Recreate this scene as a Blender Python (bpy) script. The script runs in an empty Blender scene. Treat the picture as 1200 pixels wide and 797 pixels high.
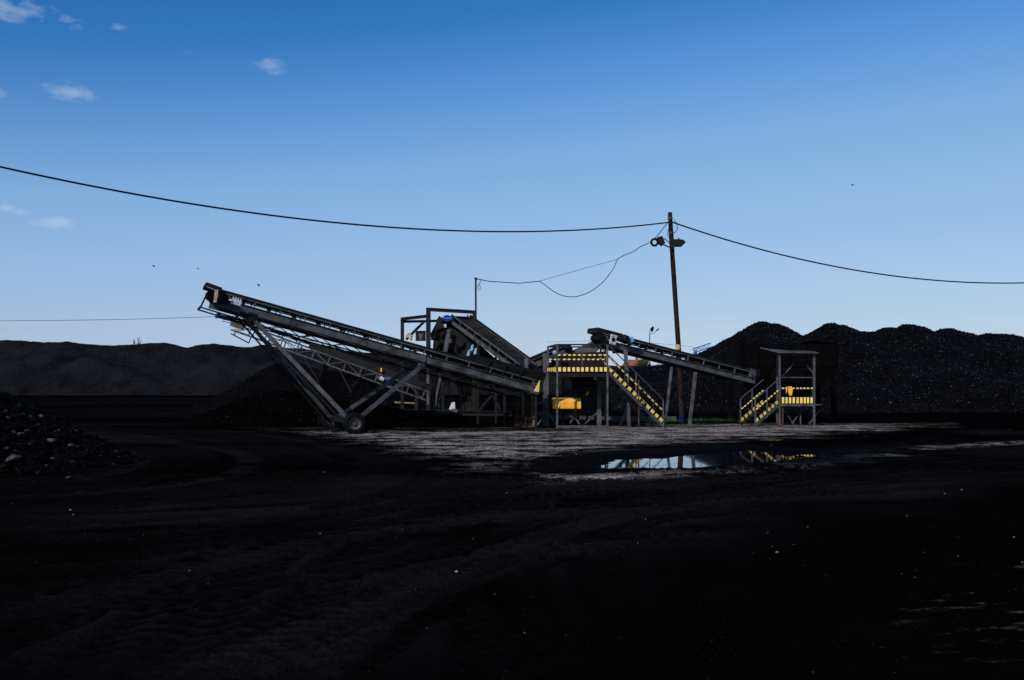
import bpy, math, random
import numpy as np
from mathutils import Vector, Matrix
random.seed(7); RNG = np.random.default_rng(11)
C = bpy.context.scene.collection
sc = bpy.context.scene
# ------------------------------------------------------------------ camera
FPX, HOR, CAMH = 1167.0, 452.0, 1.7
cd = bpy.data.cameras.new("camera"); cam = bpy.data.objects.new("camera", cd); C.objects.link(cam)
cam.location = (0, 0, CAMH); cam.rotation_euler = (math.radians(90), 0, 0)
cd.sensor_width = 36; cd.lens = 36 * FPX / 1200; cd.shift_y = (HOR - 398.5) / 1200
cd.clip_end = 20000; cd.clip_start = 0.05
sc.camera = cam
# ------------------------------------------------------------------ sky, sun, exposure
SUN_EL, SUN_AZ = math.radians(34), math.radians(215)      # azimuth clockwise from +Y: behind the camera, to its left
w = bpy.data.worlds.new("World"); sc.world = w; w.use_nodes = True
nt = w.node_tree; nt.nodes.clear()
def N(t, **k):
    n = nt.nodes.new(t)
    for a, b in k.items(): setattr(n, a, b)
    return n
L = lambda a, b: nt.links.new(a, b)
def mth(op, a, b=None, clamp=False):
    n = N('ShaderNodeMath', operation=op); n.use_clamp = clamp
    for i, x in enumerate((a, b)):
        if x is None: continue
        if isinstance(x, (int, float)): n.inputs[i].default_value = x
        else: L(x, n.inputs[i])
    return n.outputs[0]
sky = N('ShaderNodeTexSky', sky_type='NISHITA'); sky.sun_disc = False
sky.sun_elevation = SUN_EL; sky.sun_rotation = SUN_AZ
sky.altitude = 200; sky.air_density = 1.0; sky.dust_density = 0.6; sky.ozone_density = 3.0
gam = N('ShaderNodeGamma'); gam.inputs[1].default_value = 1.0
hs = N('ShaderNodeHueSaturation'); hs.inputs['Hue'].default_value = 0.5; hs.inputs['Saturation'].default_value = 1.0; hs.inputs['Value'].default_value = 1.0
L(sky.outputs[0], gam.inputs[0])
vs_ = N('ShaderNodeVectorMath', operation='SCALE'); L(gam.outputs[0], vs_.inputs[0]); vs_.inputs['Scale'].default_value = .075
cv = N('ShaderNodeRGBCurve')
for ci, pts in enumerate([[(0, 0), (.06, .008), (.105, .033), (.116, .060), (.130, .098), (.153, .160), (.178, .225), (.337, .385), (1, .8)], [(0, 0), (.12, .08), (.181, .180), (.199, .225), (.223, .290), (.254, .362), (.291, .423), (.479, .56), (1, .9)], [(0, 0), (.2, .30), (.323, .515), (.346, .578), (.376, .650), (.418, .712), (.456, .742), (.552, .775), (1, 1)]]):
    c_ = cv.mapping.curves[ci]; c_.points[0].location = pts[0]; c_.points[1].location = pts[-1]
    for p_ in pts[1:-1]: c_.points.new(*p_).handle_type = 'AUTO_CLAMPED'
cv.mapping.update(); L(vs_.outputs[0], cv.inputs['Color'])
v2_ = N('ShaderNodeVectorMath', operation='SCALE'); L(cv.outputs[0], v2_.inputs[0]); v2_.inputs['Scale'].default_value = 10.
L(v2_.outputs[0], hs.inputs['Color'])
tc = N('ShaderNodeTexCoord')
DIRV = tc.outputs['Generated']
cn = N('ShaderNodeTexNoise'); cn.inputs['Scale'].default_value = 48; cn.inputs['Detail'].default_value = 9; cn.inputs['Roughness'].default_value = 0.62
mp = N('ShaderNodeMapping'); mp.inputs['Scale'].default_value = (1, 1, 2.6); mp.inputs['Rotation'].default_value = (0, math.radians(20), 0)
L(DIRV, mp.inputs[0]); L(mp.outputs[0], cn.inputs['Vector'])
def sky_dir(u, v):
    d = Vector(((u - 600) / FPX, 1.0, (HOR - v) / FPX)); d.normalize(); return d
acc = None
# small fair-weather wisps, each at its own bearing in the sky: (u, v, angular radius, stretch, strength)
for (u, v, r, st, am) in [(12, 10, .042, 1.6, 1.0), (0, 107, .017, 1.0, .9), (78, 108, .028, 1.7, .95), (320, 77, .025, 1.7, .95),
                      (78, 26, .02, 1.4, .7), (138, 32, .012, 1.6, .6), (212, 63, .012, 2.0, .65), (66, 262, .020, 2.1, 1.35),
                      (8, 244, .013, 1.8, 1.3), (24, 249, .012, 1.8, 1.3), (190, 41, .009, 1.4, .4), (353, 106, .008, 1.2, .35), (218, 137, .009, 1.6, .4), (357, 8, .012, 1.8, .35)]:
    d = sky_dir(u, v)
    sub = N('ShaderNodeVectorMath', operation='SUBTRACT'); L(DIRV, sub.inputs[0]); sub.inputs[1].default_value = d
    sl = N('ShaderNodeVectorMath', operation='MULTIPLY'); L(sub.outputs[0], sl.inputs[0]); sl.inputs[1].default_value = (1.45 / st, 1.45 / st, 2.3)
    ln = N('ShaderNodeVectorMath', operation='LENGTH'); L(sl.outputs[0], ln.inputs[0])
    m = mth('MULTIPLY', mth('SUBTRACT', 1.0, mth('DIVIDE', ln.outputs['Value'], r), True), am)
    acc = m if acc is None else mth('MAXIMUM', acc, m)
cl = mth('MULTIPLY', mth('SUBTRACT', mth('ADD', acc, mth('MULTIPLY', cn.outputs[0], 2.4)), 1.55, False), 1.3, True)
cl = mth('MULTIPLY', mth('MULTIPLY', cl, mth('MULTIPLY', acc, 3.0, True)), .34)
# thin horizontal veils low over the horizon
sx = N('ShaderNodeSeparateXYZ'); L(DIRV, sx.inputs[0])
m2 = N('ShaderNodeMapping'); m2.inputs['Scale'].default_value = (2.2, 2.2, 46); L(DIRV, m2.inputs[0])
n2 = N('ShaderNodeTexNoise'); n2.inputs['Scale'].default_value = 1.6; n2.inputs['Detail'].default_value = 6; L(m2.outputs[0], n2.inputs['Vector'])
low = mth('SUBTRACT', 1.0, mth('MULTIPLY', mth('ABSOLUTE', mth('SUBTRACT', sx.outputs[2], .045)), 22.0), True)
veil = mth('MULTIPLY', mth('MULTIPLY', mth('SUBTRACT', n2.outputs[0], .47), 3.2, True), mth('MULTIPLY', low, .30))
mxa = N('ShaderNodeMixRGB'); L(hs.outputs[0], mxa.inputs[1]); mxa.inputs[2].default_value = (5.6, 6.6, 8.0, 1); L(cl, mxa.inputs[0])
mxb = N('ShaderNodeMixRGB'); L(mxa.outputs[0], mxb.inputs[1]); mxb.inputs[2].default_value = (3.0, 4.4, 6.2, 1); L(veil, mxb.inputs[0])
bg = N('ShaderNodeBackground'); bg.inputs[1].default_value = 0.1
wo = N('ShaderNodeOutputWorld'); L(mxb.outputs[0], bg.inputs[0]); L(bg.outputs[0], wo.inputs[0])
sd = bpy.data.lights.new("sun", 'SUN'); sun = bpy.data.objects.new("sun", sd); C.objects.link(sun)
sd.energy = 3.6; sd.angle = math.radians(.53); sd.color = (1, .93, .84)
tosun = Vector((math.sin(SUN_AZ) * math.cos(SUN_EL), math.cos(SUN_AZ) * math.cos(SUN_EL), math.sin(SUN_EL)))
sun.rotation_euler = (-tosun).to_track_quat('-Z', 'Y').to_euler()
sc.view_settings.view_transform = 'Standard'; sc.view_settings.look = 'None'
sc.view_settings.exposure = 0.0; sc.view_settings.gamma = 1; sc.view_settings.use_curve_mapping = False
# ------------------------------------------------------------------ helpers
def P(u, v, Y): return Vector(((u - 600) / FPX * Y, Y, CAMH + (HOR - v) / FPX * Y))
def G(u, v):
    Y = CAMH * FPX / (v - HOR); return ((u - 600) / FPX * Y, Y)
def material(name, col, rough=.6, spec=.3, metal=0, var=.35, scale=6, bump=.15, col2=None, bscale=None, thr=None, obj=True):
    m = bpy.data.materials.new(name); m.use_nodes = True; t = m.node_tree; b = t.nodes['Principled BSDF']
    b.inputs['Roughness'].default_value = rough; b.inputs['Specular IOR Level'].default_value = spec; b.inputs['Metallic'].default_value = metal
    tcn = t.nodes.new('ShaderNodeTexCoord')
    nz = t.nodes.new('ShaderNodeTexNoise'); nz.inputs['Scale'].default_value = scale; nz.inputs['Detail'].default_value = 8; nz.inputs['Roughness'].default_value = .65
    t.links.new(tcn.outputs['Object'], nz.inputs['Vector'])
    r = t.nodes.new('ShaderNodeValToRGB')
    c2 = col2 or tuple(c * (1 - var) for c in col)
    r.color_ramp.elements[0].position = thr[0] if thr else .36; r.color_ramp.elements[1].position = thr[1] if thr else .62
    r.color_ramp.elements[0].color = (*c2, 1); r.color_ramp.elements[1].color = (*col, 1)
    t.links.new(nz.outputs[0], r.inputs[0]); t.links.new(r.outputs[0], b.inputs['Base Color'])
    if bump:
        nb = t.nodes.new('ShaderNodeTexNoise'); nb.inputs['Scale'].default_value = bscale or scale * 6; nb.inputs['Detail'].default_value = 5
        t.links.new(tcn.outputs['Object'], nb.inputs['Vector'])
        bp = t.nodes.new('ShaderNodeBump'); bp.inputs['Strength'].default_value = bump; bp.inputs['Distance'].default_value = .02
        t.links.new(nb.outputs[0], bp.inputs['Height']); t.links.new(bp.outputs[0], b.inputs['Normal'])
    return m
MT = dict(
 steel=material('grey painted steel', (.070, .075, .086), .6, .3, col2=(.026, .024, .024), scale=2.2, thr=(.38, .56)),
 dark=material('grimy dark steel', (.0085, .009, .0105), .6, .18, var=.6, scale=3),
 galv=material('worn galvanised steel', (.075, .079, .087), .5, .3, var=.55, scale=5),
 black=material('black rubber', (.0035, .0035, .004), .65, .12, var=.4, scale=8),
 rust=material('rusty steel', (.10, .045, .02), .9, .1, col2=(.02, .016, .014), scale=5),
 yellow=material('pale yellow hazard paint', (.86, .63, .15), .65, .25, col2=(.40, .28, .07), scale=7, thr=(.30, .46)),
 orange=material('orange yellow paint', (.85, .42, .03), .55, .3, col2=(.62, .29, .03), scale=3, thr=(.3, .55)),
 blue=material('blue motor paint', (.02, .13, .45), .45, .4, var=.4, scale=9),
 paleblue=material('pale blue paint', (.25, .45, .62), .5, .4, var=.3),
 white=material('dirty white paint', (.62, .61, .58), .6, .3, var=.45, scale=9),
 pale=material('pale motor highlight', (.5, .40, .34), .6, .2, var=.7, scale=12),  # tone for the painted highlight on the stacker drive
 tan=material('tan paint', (.55, .33, .18), .7, .2, var=.4, scale=5),
 wood=material('weathered pole timber', (.028, .021, .017), .9, .06, var=.75, scale=7),
 conc=material('weathered concrete', (.085, .083, .08), .9, .1, var=.5, scale=3),
 red=material('red roof tiles', (.32, .10, .07), .85, .1, var=.3, scale=2),
 wall=material('pale render', (.4, .38, .34), .9, .1, var=.2, scale=2),
 leaf=material('green leaves', (.05, .09, .03), .7, .2, var=.5, scale=4),
 greybelt=material('worn grey belt rubber', (.022, .021, .021), .85, .03, var=.6, scale=2),
 soot=material('sooty black plate', (.0022, .0022, .0026), .85, .04),
 bark=material('bark', (.05, .04, .03), .9, .1),
 feather=material('dark plumage', (.02, .02, .02), .8, .1),
 glass=material('lamp glass', (.12, .13, .14), .15, .6, var=.1, bump=0),
)
class MB:
    def __init__(s): s.v = []; s.f = []; s.m = []; s.cur = 0
    def add(s, vs, fs):
        o = len(s.v); s.v += [Vector(v) for v in vs]
        for f in fs: s.f.append([i + o for i in f]); s.m.append(s.cur)
        return s
    def box(s, c, sx, sy, sz, R=None):
        c = Vector(c); R = R or Matrix.Identity(3)
        vs = [c + R @ Vector((x * sx / 2, y * sy / 2, z * sz / 2)) for x in (-1, 1) for y in (-1, 1) for z in (-1, 1)]
        return s.add(vs, [(0, 1, 3, 2), (4, 6, 7, 5), (0, 4, 5, 1), (2, 3, 7, 6), (0, 2, 6, 4), (1, 5, 7, 3)])
    def beam(s, p, q, w_, h_, up=(0, 0, 1)):
        p = Vector(p); q = Vector(q); d = (q - p); ln = d.length; d.normalize(); up = Vector(up)
        if abs(d.dot(up)) > .98: up = Vector((0, 1, 0))
        y = up.cross(d).normalized(); z = d.cross(y)
        return s.box((p + q) / 2, ln, w_, h_, Matrix((d, y, z)).transposed())
    def ibeam(s, p, q, w_, h_, t=.012, up=(0, 0, 1)):
        p = Vector(p); q = Vector(q); d = (q - p).normalized(); up = Vector(up)
        if abs(d.dot(up)) > .98: up = Vector((0, 1, 0))
        y = up.cross(d).normalized(); z = d.cross(y)
        s.beam(p, q, t, h_ - 2 * t, up)
        for k in (-1, 1): s.beam(p + z * k * (h_ - t) / 2, q + z * k * (h_ - t) / 2, w_, t, up)
        return s
    def tube(s, p, q, r, n=10, r2=None, cap=True):
        p = Vector(p); q = Vector(q); d = (q - p).normalized(); r2 = r if r2 is None else r2
        a = Vector((0, 0, 1)) if abs(d.z) < .9 else Vector((1, 0, 0))
        x = a.cross(d).normalized(); y = d.cross(x)
        vs = [c + (x * math.cos(2 * math.pi * i / n) + y * math.sin(2 * math.pi * i / n)) * rr for c, rr in ((p, r), (q, r2)) for i in range(n)]
        fs = [(i, (i + 1) % n, n + (i + 1) % n, n + i) for i in range(n)]
        if cap: fs += [tuple(range(n - 1, -1, -1)), tuple(range(n, 2 * n))]
        return s.add(vs, fs)
    def path(s, pts, r, n=8):
        pts = [Vector(p) for p in pts]; o = len(s.v); N_ = len(pts)
        for k, p in enumerate(pts):
            d = (pts[min(k + 1, N_ - 1)] - pts[max(k - 1, 0)]).normalized()
            a = Vector((0, 0, 1)) if abs(d.z) < .9 else Vector((0, 1, 0))
            x = a.cross(d).normalized(); y = d.cross(x); rr = r[k] if isinstance(r, (list, tuple)) else r
            s.v += [p + (x * math.cos(2 * math.pi * i / n) + y * math.sin(2 * math.pi * i / n)) * rr for i in range(n)]
        for k in range(N_ - 1):
            for i in range(n):
                s.f.append([o + k * n + i, o + k * n + (i + 1) % n, o + (k + 1) * n + (i + 1) % n, o + (k + 1) * n + i]); s.m.append(s.cur)
        s.f.append([o + i for i in range(n - 1, -1, -1)]); s.m.append(s.cur)
        s.f.append([o + (N_ - 1) * n + i for i in range(n)]); s.m.append(s.cur)
        return s
    def lathe(s, c, axis, prof, n=28):
        """prof: list of (radius, offset along axis); closed ring profile"""
        c = Vector(c); d = Vector(axis).normalized(); a = Vector((0, 0, 1)) if abs(d.z) < .9 else Vector((1, 0, 0))
        x = a.cross(d).normalized(); y = d.cross(x); K = len(prof)
        vs = [c + d * t + (x * math.cos(2 * math.pi * i / n) + y * math.sin(2 * math.pi * i / n)) * r for i in range(n) for r, t in prof]
        fs = [(i * K + k, ((i + 1) % n) * K + k, ((i + 1) % n) * K + (k + 1) % K, i * K + (k + 1) % K) for i in range(n) for k in range(K)]
        return s.add(vs, fs)
    def prism(s, pts, off):
        """polygon pts extruded by vector off"""
        n = len(pts); off = Vector(off); vs = [Vector(p) for p in pts] + [Vector(p) + off for p in pts]
        return s.add(vs, [tuple(range(n - 1, -1, -1)), tuple(range(n, 2 * n))] + [(i, (i + 1) % n, n + (i + 1) % n, n + i) for i in range(n)])
    def build(s, name, mats, parent=None, smooth=False):
        if not isinstance(mats, (list, tuple)): mats = [mats]
        off = root_of(parent) if parent else Vector((0, 0, 0))
        me = bpy.data.meshes.new(name); me.from_pydata([tuple(v - off) for v in s.v], [], s.f)
        for m in mats: me.materials.append(MT[m] if isinstance(m, str) else m)
        me.polygons.foreach_set('material_index', s.m)
        if smooth: me.polygons.foreach_set('use_smooth', [True] * len(s.f))
        import bmesh
        bm = bmesh.new(); bm.from_mesh(me); bmesh.ops.recalc_face_normals(bm, faces=bm.faces); bm.to_mesh(me); bm.free()
        o = bpy.data.objects.new(name, me); C.objects.link(o)
        if parent: o.parent = parent
        return o
def root_of(o):
    p = Vector((0, 0, 0))
    while o: p += o.location; o = o.parent
    return p
def thing(name, label, cat, loc, group=None):
    o = bpy.data.objects.new(name, None); C.objects.link(o); o.location = loc; o.empty_display_size = .3
    return tag(o, label, cat, group)
def tag(o, label, cat, group=None, kind=None):
    if label: o['label'] = label
    if cat: o['category'] = cat
    if group: o['group'] = group
    if kind: o['kind'] = kind
    return o
# vectorised fractal value noise
_perm = RNG.permutation(1024); _val = RNG.random(1024) * 2 - 1
def vnoise(x, y):
    xi = np.floor(x).astype(int); yi = np.floor(y).astype(int); xf = x - xi; yf = y - yi
    sx_ = xf * xf * (3 - 2 * xf); sy_ = yf * yf * (3 - 2 * yf)
    h = lambda a, b: _val[_perm[(_perm[a & 1023] + b) & 1023]]
    return (h(xi, yi) * (1 - sx_) + h(xi + 1, yi) * sx_) * (1 - sy_) + (h(xi, yi + 1) * (1 - sx_) + h(xi + 1, yi + 1) * sx_) * sy_
def fbm(x, y, o=4, g=.5):
    t = 0; a = 1.; n = 0
    for k in range(o): t = t + a * vnoise(x * 2 ** k + 17.3 * k, y * 2 ** k - 9.1 * k); n += a; a *= g
    return t / n
def np_mesh(name, co, faces, mat, attrs=None, smooth=True):
    me = bpy.data.meshes.new(name); nv = len(co); nf = len(faces); k = faces.shape[1]
    me.vertices.add(nv); me.vertices.foreach_set('co', co.astype(np.float32).ravel())
    me.loops.add(nf * k); me.loops.foreach_set('vertex_index', faces.astype(np.int32).ravel())
    me.polygons.add(nf); me.polygons.foreach_set('loop_start', np.arange(0, nf * k, k, dtype=np.int32))
    me.polygons.foreach_set('use_smooth', np.full(nf, smooth))
    me.update(calc_edges=True)
    for a, val in (attrs or {}).items():
        at = me.attributes.new(a, 'FLOAT', 'POINT'); at.data.foreach_set('value', val.astype(np.float32).ravel())
    me.materials.append(mat); o = bpy.data.objects.new(name, me); C.objects.link(o); return o
def grid(xs, ys):
    X, Y = np.meshgrid(xs, ys); nx, ny = len(xs), len(ys)
    i = np.arange(nx * ny).reshape(ny, nx)
    f = np.stack([i[:-1, :-1], i[:-1, 1:], i[1:, 1:], i[1:, :-1]], -1).reshape(-1, 4)
    return X, Y, f
def ss(a, b, x): t = np.clip((x - a) / (b - a), 0, 1); return t * t * (3 - 2 * t)
def poly_sd(pts, X, Y):
    """signed distance to polygon, negative inside"""
    d = np.full(X.shape, 1e9); ins = np.zeros(X.shape, bool); n = len(pts)
    for i in range(n):
        ax, ay = pts[i]; bx, by = pts[(i + 1) % n]; ex, ey = bx - ax, by - ay
        t = np.clip(((X - ax) * ex + (Y - ay) * ey) / (ex * ex + ey * ey + 1e-9), 0, 1)
        d = np.minimum(d, np.hypot(X - ax - ex * t, Y - ay - ey * t))
        c = ((ay > Y) != (by > Y)) & (X < (bx - ax) * (Y - ay) / (by - ay + 1e-12) + ax); ins ^= c
    return np.where(ins, -d, d)
# ------------------------------------------------------------------ ground sheet
def coal_mat(name, base, rough, spec, dust=True, bump=.5, bd=.022, sc_=3.0):
    m = bpy.data.materials.new(name); m.use_nodes = True; t = m.node_tree; b = t.nodes['Principled BSDF']; nn = t.nodes.new; lk = t.links.new
    b.inputs['Roughness'].default_value = rough; b.inputs['Specular IOR Level'].default_value = spec
    g = nn('ShaderNodeNewGeometry')
    n1 = nn('ShaderNodeTexNoise'); n1.inputs['Scale'].default_value = sc_ * .35; n1.inputs['Detail'].default_value = 12; n1.inputs['Roughness'].default_value = .7; lk(g.outputs['Position'], n1.inputs['Vector'])
    n2_ = nn('ShaderNodeTexNoise'); n2_.inputs['Scale'].default_value = sc_ * 6; n2_.inputs['Detail'].default_value = 6; n2_.inputs['Roughness'].default_value = .7; lk(g.outputs['Position'], n2_.inputs['Vector'])
    r1 = nn('ShaderNodeValToRGB'); r1.color_ramp.elements[0].position = .38; r1.color_ramp.elements[1].position = .68
    r1.color_ramp.elements[0].color = (*[c * .45 for c in base], 1); r1.color_ramp.elements[1].color = (*[c * 1.6 for c in base], 1)
    lk(n1.outputs[0], r1.inputs[0]); col = r1.outputs[0]
    if dust:
        at = nn('ShaderNodeAttribute'); at.attribute_name = 'dust'
        # break the edge of the dusty areas up with fine noise
        a1 = nn('ShaderNodeMath'); a1.operation = 'MULTIPLY_ADD'; lk(n2_.outputs[0], a1.inputs[0]); a1.inputs[1].default_value = 1.1; a1.inputs[2].default_value = -.55
        a2 = nn('ShaderNodeMath'); a2.operation = 'MULTIPLY_ADD'; lk(n1.outputs[0], a2.inputs[0]); a2.inputs[1].default_value = 1.6; a2.inputs[2].default_value = -.8
        a3 = nn('ShaderNodeMath'); a3.operation = 'ADD'; lk(a1.outputs[0], a3.inputs[0]); lk(a2.outputs[0], a3.inputs[1])
        a4 = nn('ShaderNodeMath'); a4.operation = 'MULTIPLY_ADD'; lk(a3.outputs[0], a4.inputs[0]); a4.inputs[1].default_value = 4.2; lk(at.outputs['Fac'], a4.inputs[2])
        a4b = nn('ShaderNodeMath'); a4b.operation = 'MULTIPLY'; a4b.use_clamp = True; lk(a4.outputs[0], a4b.inputs[0]); a4b.inputs[1].default_value = 1.0
        a5 = nn('ShaderNodeMath'); a5.operation = 'MULTIPLY'; lk(a4b.outputs[0], a5.inputs[0])
        gate = nn('ShaderNodeMath'); gate.operation = 'MULTIPLY'; gate.use_clamp = True; lk(at.outputs['Fac'], gate.inputs[0]); gate.inputs[1].default_value = 3.0
        lk(gate.outputs[0], a5.inputs[1])
        mx = nn('ShaderNodeMixRGB'); lk(a5.outputs[0], mx.inputs[0]); lk(col, mx.inputs[1]); n5 = nn('ShaderNodeTexNoise'); n5.inputs['Scale'].default_value = 7; n5.inputs['Detail'].default_value = 8; n5.inputs['Roughness'].default_value = .8; lk(g.outputs['Position'], n5.inputs['Vector'])
        r5 = nn('ShaderNodeValToRGB'); r5.color_ramp.elements[0].position = .40; r5.color_ramp.elements[1].position = .64; r5.color_ramp.elements[0].color = (.06, .055, .053, 1); r5.color_ramp.elements[1].color = (.47, .42, .39, 1)
        lk(n5.outputs[0], r5.inputs[0]); lk(r5.outputs[0], mx.inputs[2]); col = mx.outputs[0]
        aw = nn('ShaderNodeAttribute'); aw.attribute_name = 'wet'
        for sock, lo, hi in (('Roughness', rough, .5), ('Specular IOR Level', spec, .0008)):
            mr = nn('ShaderNodeMapRange'); lk(aw.outputs['Fac'], mr.inputs[0]); mr.inputs[3].default_value = lo; mr.inputs[4].default_value = hi; lk(mr.outputs[0], b.inputs[sock])
        # faint grey film where wheels ground the coal to powder
        at2 = nn('ShaderNodeAttribute'); at2.attribute_name = 'film'
        f5 = nn('ShaderNodeMath'); f5.operation = 'MULTIPLY'; f5.use_clamp = True; lk(at2.outputs['Fac'], f5.inputs[0])
        r3 = nn('ShaderNodeValToRGB'); r3.color_ramp.elements[0].position = .30; r3.color_ramp.elements[1].position = .60; r3.color_ramp.elements[0].color = (.45, .45, .45, 1); lk(n2_.outputs[0], r3.inputs[0]); lk(r3.outputs[0], f5.inputs[1])
        mx2 = nn('ShaderNodeMixRGB'); lk(f5.outputs[0], mx2.inputs[0]); lk(col, mx2.inputs[1]); mx2.inputs[2].default_value = (.0085, .0087, .0103, 1); col = mx2.outputs[0]
    lk(col, b.inputs['Base Color'])
    vo = nn('ShaderNodeTexVoronoi'); vo.inputs['Scale'].default_value = sc_ * 7; lk(g.outputs['Position'], vo.inputs['Vector'])
    hm = nn('ShaderNodeMath'); hm.operation = 'ADD'; lk(n2_.outputs[0], hm.inputs[0]); lk(vo.outputs['Distance'], hm.inputs[1])
    bp = nn('ShaderNodeBump'); bp.inputs['Strength'].default_value = bump; bp.inputs['Distance'].default_value = bd
    lk(hm.outputs[0], bp.inputs['Height']); lk(bp.outputs[0], b.inputs['Normal'])
    return m
MG = coal_mat('trodden coal ground', (.0009, .0009, .0011), .95, 0)
MP = coal_mat('heaped coal', (.0034, .0036, .0046), .92, .01, dust=False, bump=.8, bd=.12, sc_=2.0)
MPF = coal_mat('distant coal with lit patches', (.0098, .0106, .0130), .95, .03, dust=False, bump=.7, bd=.6, sc_=.5)  # lighter, uneven base colour stands in for lit patches on the slopes
ys = [-60., -25, -10, -4, 0]; y = 2.2
while y < 46: ys.append(y); y += max(.045, .0068 * y)
while y < 6000: ys.append(y); y *= 1.035
xf = np.arange(-24, 24, .085); xo = [24.]; st = .2
while xo[-1] < 5000: xo.append(xo[-1] + st); st *= 1.13
xo = np.array(xo); xs = np.concatenate([-xo[::-1], xf[1:], xo])
X, Y, F = grid(xs, np.array(ys))
near = ss(60, 40, Y) * ss(40, 25, abs(X))
Z = (fbm(X * .35, Y * .35, 3) * .006 + fbm(X * 3, Y * 3, 4) * .006) * near + .012
film = .66 + .45 * fbm(X * .12 + 4, Y * .35, 3) + .25 * fbm(X * .8, Y * 2.5, 3)
tracks = [ #
 [(-60,745),(200,705),(430,655),(640,610),(830,585),(1100,575)], [(-60,640),(240,628),(470,606),(700,583),(900,572)], [(330,800),(400,700),(455,650),(540,605),(680,575),(900,556)], [(120,800),(300,720),(440,670),(620,620),(850,600),(1250,600)],
 # wheel paths through ground points seen in the photograph
 [(60,497),(170,503),(260,514),(325,530),(335,548),(285,566),(190,580),(60,590),(-150,600)],
 [(60,520),(150,522),(205,530),(225,542),(205,556),(140,566),(20,574)],
 [(120,484),(280,500),(430,516),(540,534),(575,560),(520,592),(400,618),(220,640),(0,655)],
 [(1180,515),(1000,532),(860,552),(700,566),(580,590),(500,630),(450,690),(420,790)],
 [(1250,540),(1020,552),(850,570),(700,592),(600,628),(545,690),(520,790)],
 [(1300,570),(1050,590),(880,606),(740,640),(660,690),(600,790)],
 [(-50,620),(150,616),(350,604),(560,590),(800,575),(1100,560),(1300,552)],
 [(-50,560),(200,552),(420,548),(640,556),(820,552),(1050,540)],
 [(-60,700),(180,672),(380,640),(560,602),(720,580),(900,566)],
 [(-60,790),(160,730),(350,680),(520,640),(700,618),(950,600),(1250,590)],
]
def spline(pts, step=.25):
    out = []; p = [pts[0]] + pts + [pts[-1]]
    for i in range(1, len(p) - 2):
        a, b, c, d = [np.array(q, float) for q in p[i - 1:i + 3]]; n = max(2, int(np.hypot(*(c - b)) / step))
        for k in range(n):
            t = k / n; out.append(.5 * ((2 * b) + (-a + c) * t + (2 * a - 5 * b + 4 * c - d) * t * t + (-a + 3 * b - 3 * c + d) * t ** 3))
    out.append(np.array(pts[-1], float)); return np.array(out)
sub = np.where((Y > 3) & (Y < 48) & (abs(X) < 24)); sX, sY = X[sub], Y[sub]; dz = np.zeros(sX.shape); fl = np.zeros(sX.shape)
for ti, tr in enumerate(tracks):
    pl = spline([G(*q) for q in tr]); seg = np.hypot(*(pl[1:] - pl[:-1]).T); s0 = np.concatenate([[0], np.cumsum(seg)])
    best = np.full(sX.shape, 99.); lat = np.zeros(sX.shape); al = np.zeros(sX.shape)
    for i in range(0, len(pl) - 1):
        ax, ay = pl[i]; ex, ey = pl[i + 1] - pl[i]; l2 = ex * ex + ey * ey
        if l2 < 1e-8: continue
        msk = (abs(sX - ax) < 3.2) & (abs(sY - ay) < 3.2); ii = np.where(msk)[0]
        if len(ii) == 0: continue
        t = np.clip(((sX[ii] - ax) * ex + (sY[ii] - ay) * ey) / l2, 0, 1); dx = sX[ii] - ax - ex * t; dy = sY[ii] - ay - ey * t; dd = np.hypot(dx, dy)
        up_ = dd < best[ii]; jj = ii[up_]; best[jj] = dd[up_]; lat[jj] = ((ex * dy - ey * dx) / math.sqrt(l2))[up_]; al[jj] = s0[i] + t[up_] * math.sqrt(l2)
    if ti in (1, 4, 5, 6, 8, 11): fl = fl - .30 * ss(1.75, 1.35, abs(lat) + .3 * fbm(al * .4, lat, 2)) * (best < 3)
    for side in (-1.2, 1.2):
        q = lat - side + .08 * np.sin(al * .7 + ti); ok = best < 3; inw = ss(.31, .25, abs(q)) * ok
        lug = ss(-.25, .25, np.sin((al + abs(q) * .9) * 2 * math.pi / .24 + ti)); close = ss(26, 18, sY); wear = .6 + .4 * fbm(al * .5, q * 0 + ti, 2)
        dz = dz * (1 - inw) - inw * (.010 + .030 * (1 - lug) * close) + .020 * np.exp(-((abs(q) - .36) / .06) ** 2) * ok
        fl = fl * (1 - inw) + inw * wear * (np.where(ti % 4 == 1, .30, -.62) + close * (.95 * lug - .5)) + .35 * np.exp(-((abs(q) - .38) / .07) ** 2) * ok * wear
Z[sub] += dz * ss(3, 5, sY); film[sub] += fl
def wpoly(pts): return [G(*q) for q in pts]
wob = fbm(X * .5, Y * .5, 4) * 1.1
patch = wpoly([(300,501),(360,501),(430,503),(560,499),(640,497.5),(780,496.5),(960,496),(1095,496.5),(1090,500),(1010,507),(900,514),(800,521),(720,527),(650,540),(590,550),(520,540),(450,522),(370,510),(310,505)])
sd1 = poly_sd(patch, X, Y) * .9 + wob * 1.2
streak = fbm(X * .22 + .3 * fbm(X * .1, Y * .1, 2), Y * 1.5, 4); dust = ss(1.2, -1.6, sd1) * (.20 + .45 * ss(-.25, .4, streak)) * (.72 + .28 * ss(8, 0, poly_sd(wpoly([(480,509),(700,505),(860,502),(760,516),(640,532),(560,540)]), X, Y)))
core = wpoly([(470,512),(560,506),(700,503),(900,500),(1050,498),(900,507),(760,517),(650,533),(600,545),(540,532)])
dust += ss(1.0, -1.4, poly_sd(core, X, Y) + wob) * (.12 + .38 * ss(-.2, .35, fbm(X * .4 + 9, Y * 2.1, 4)))
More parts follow.
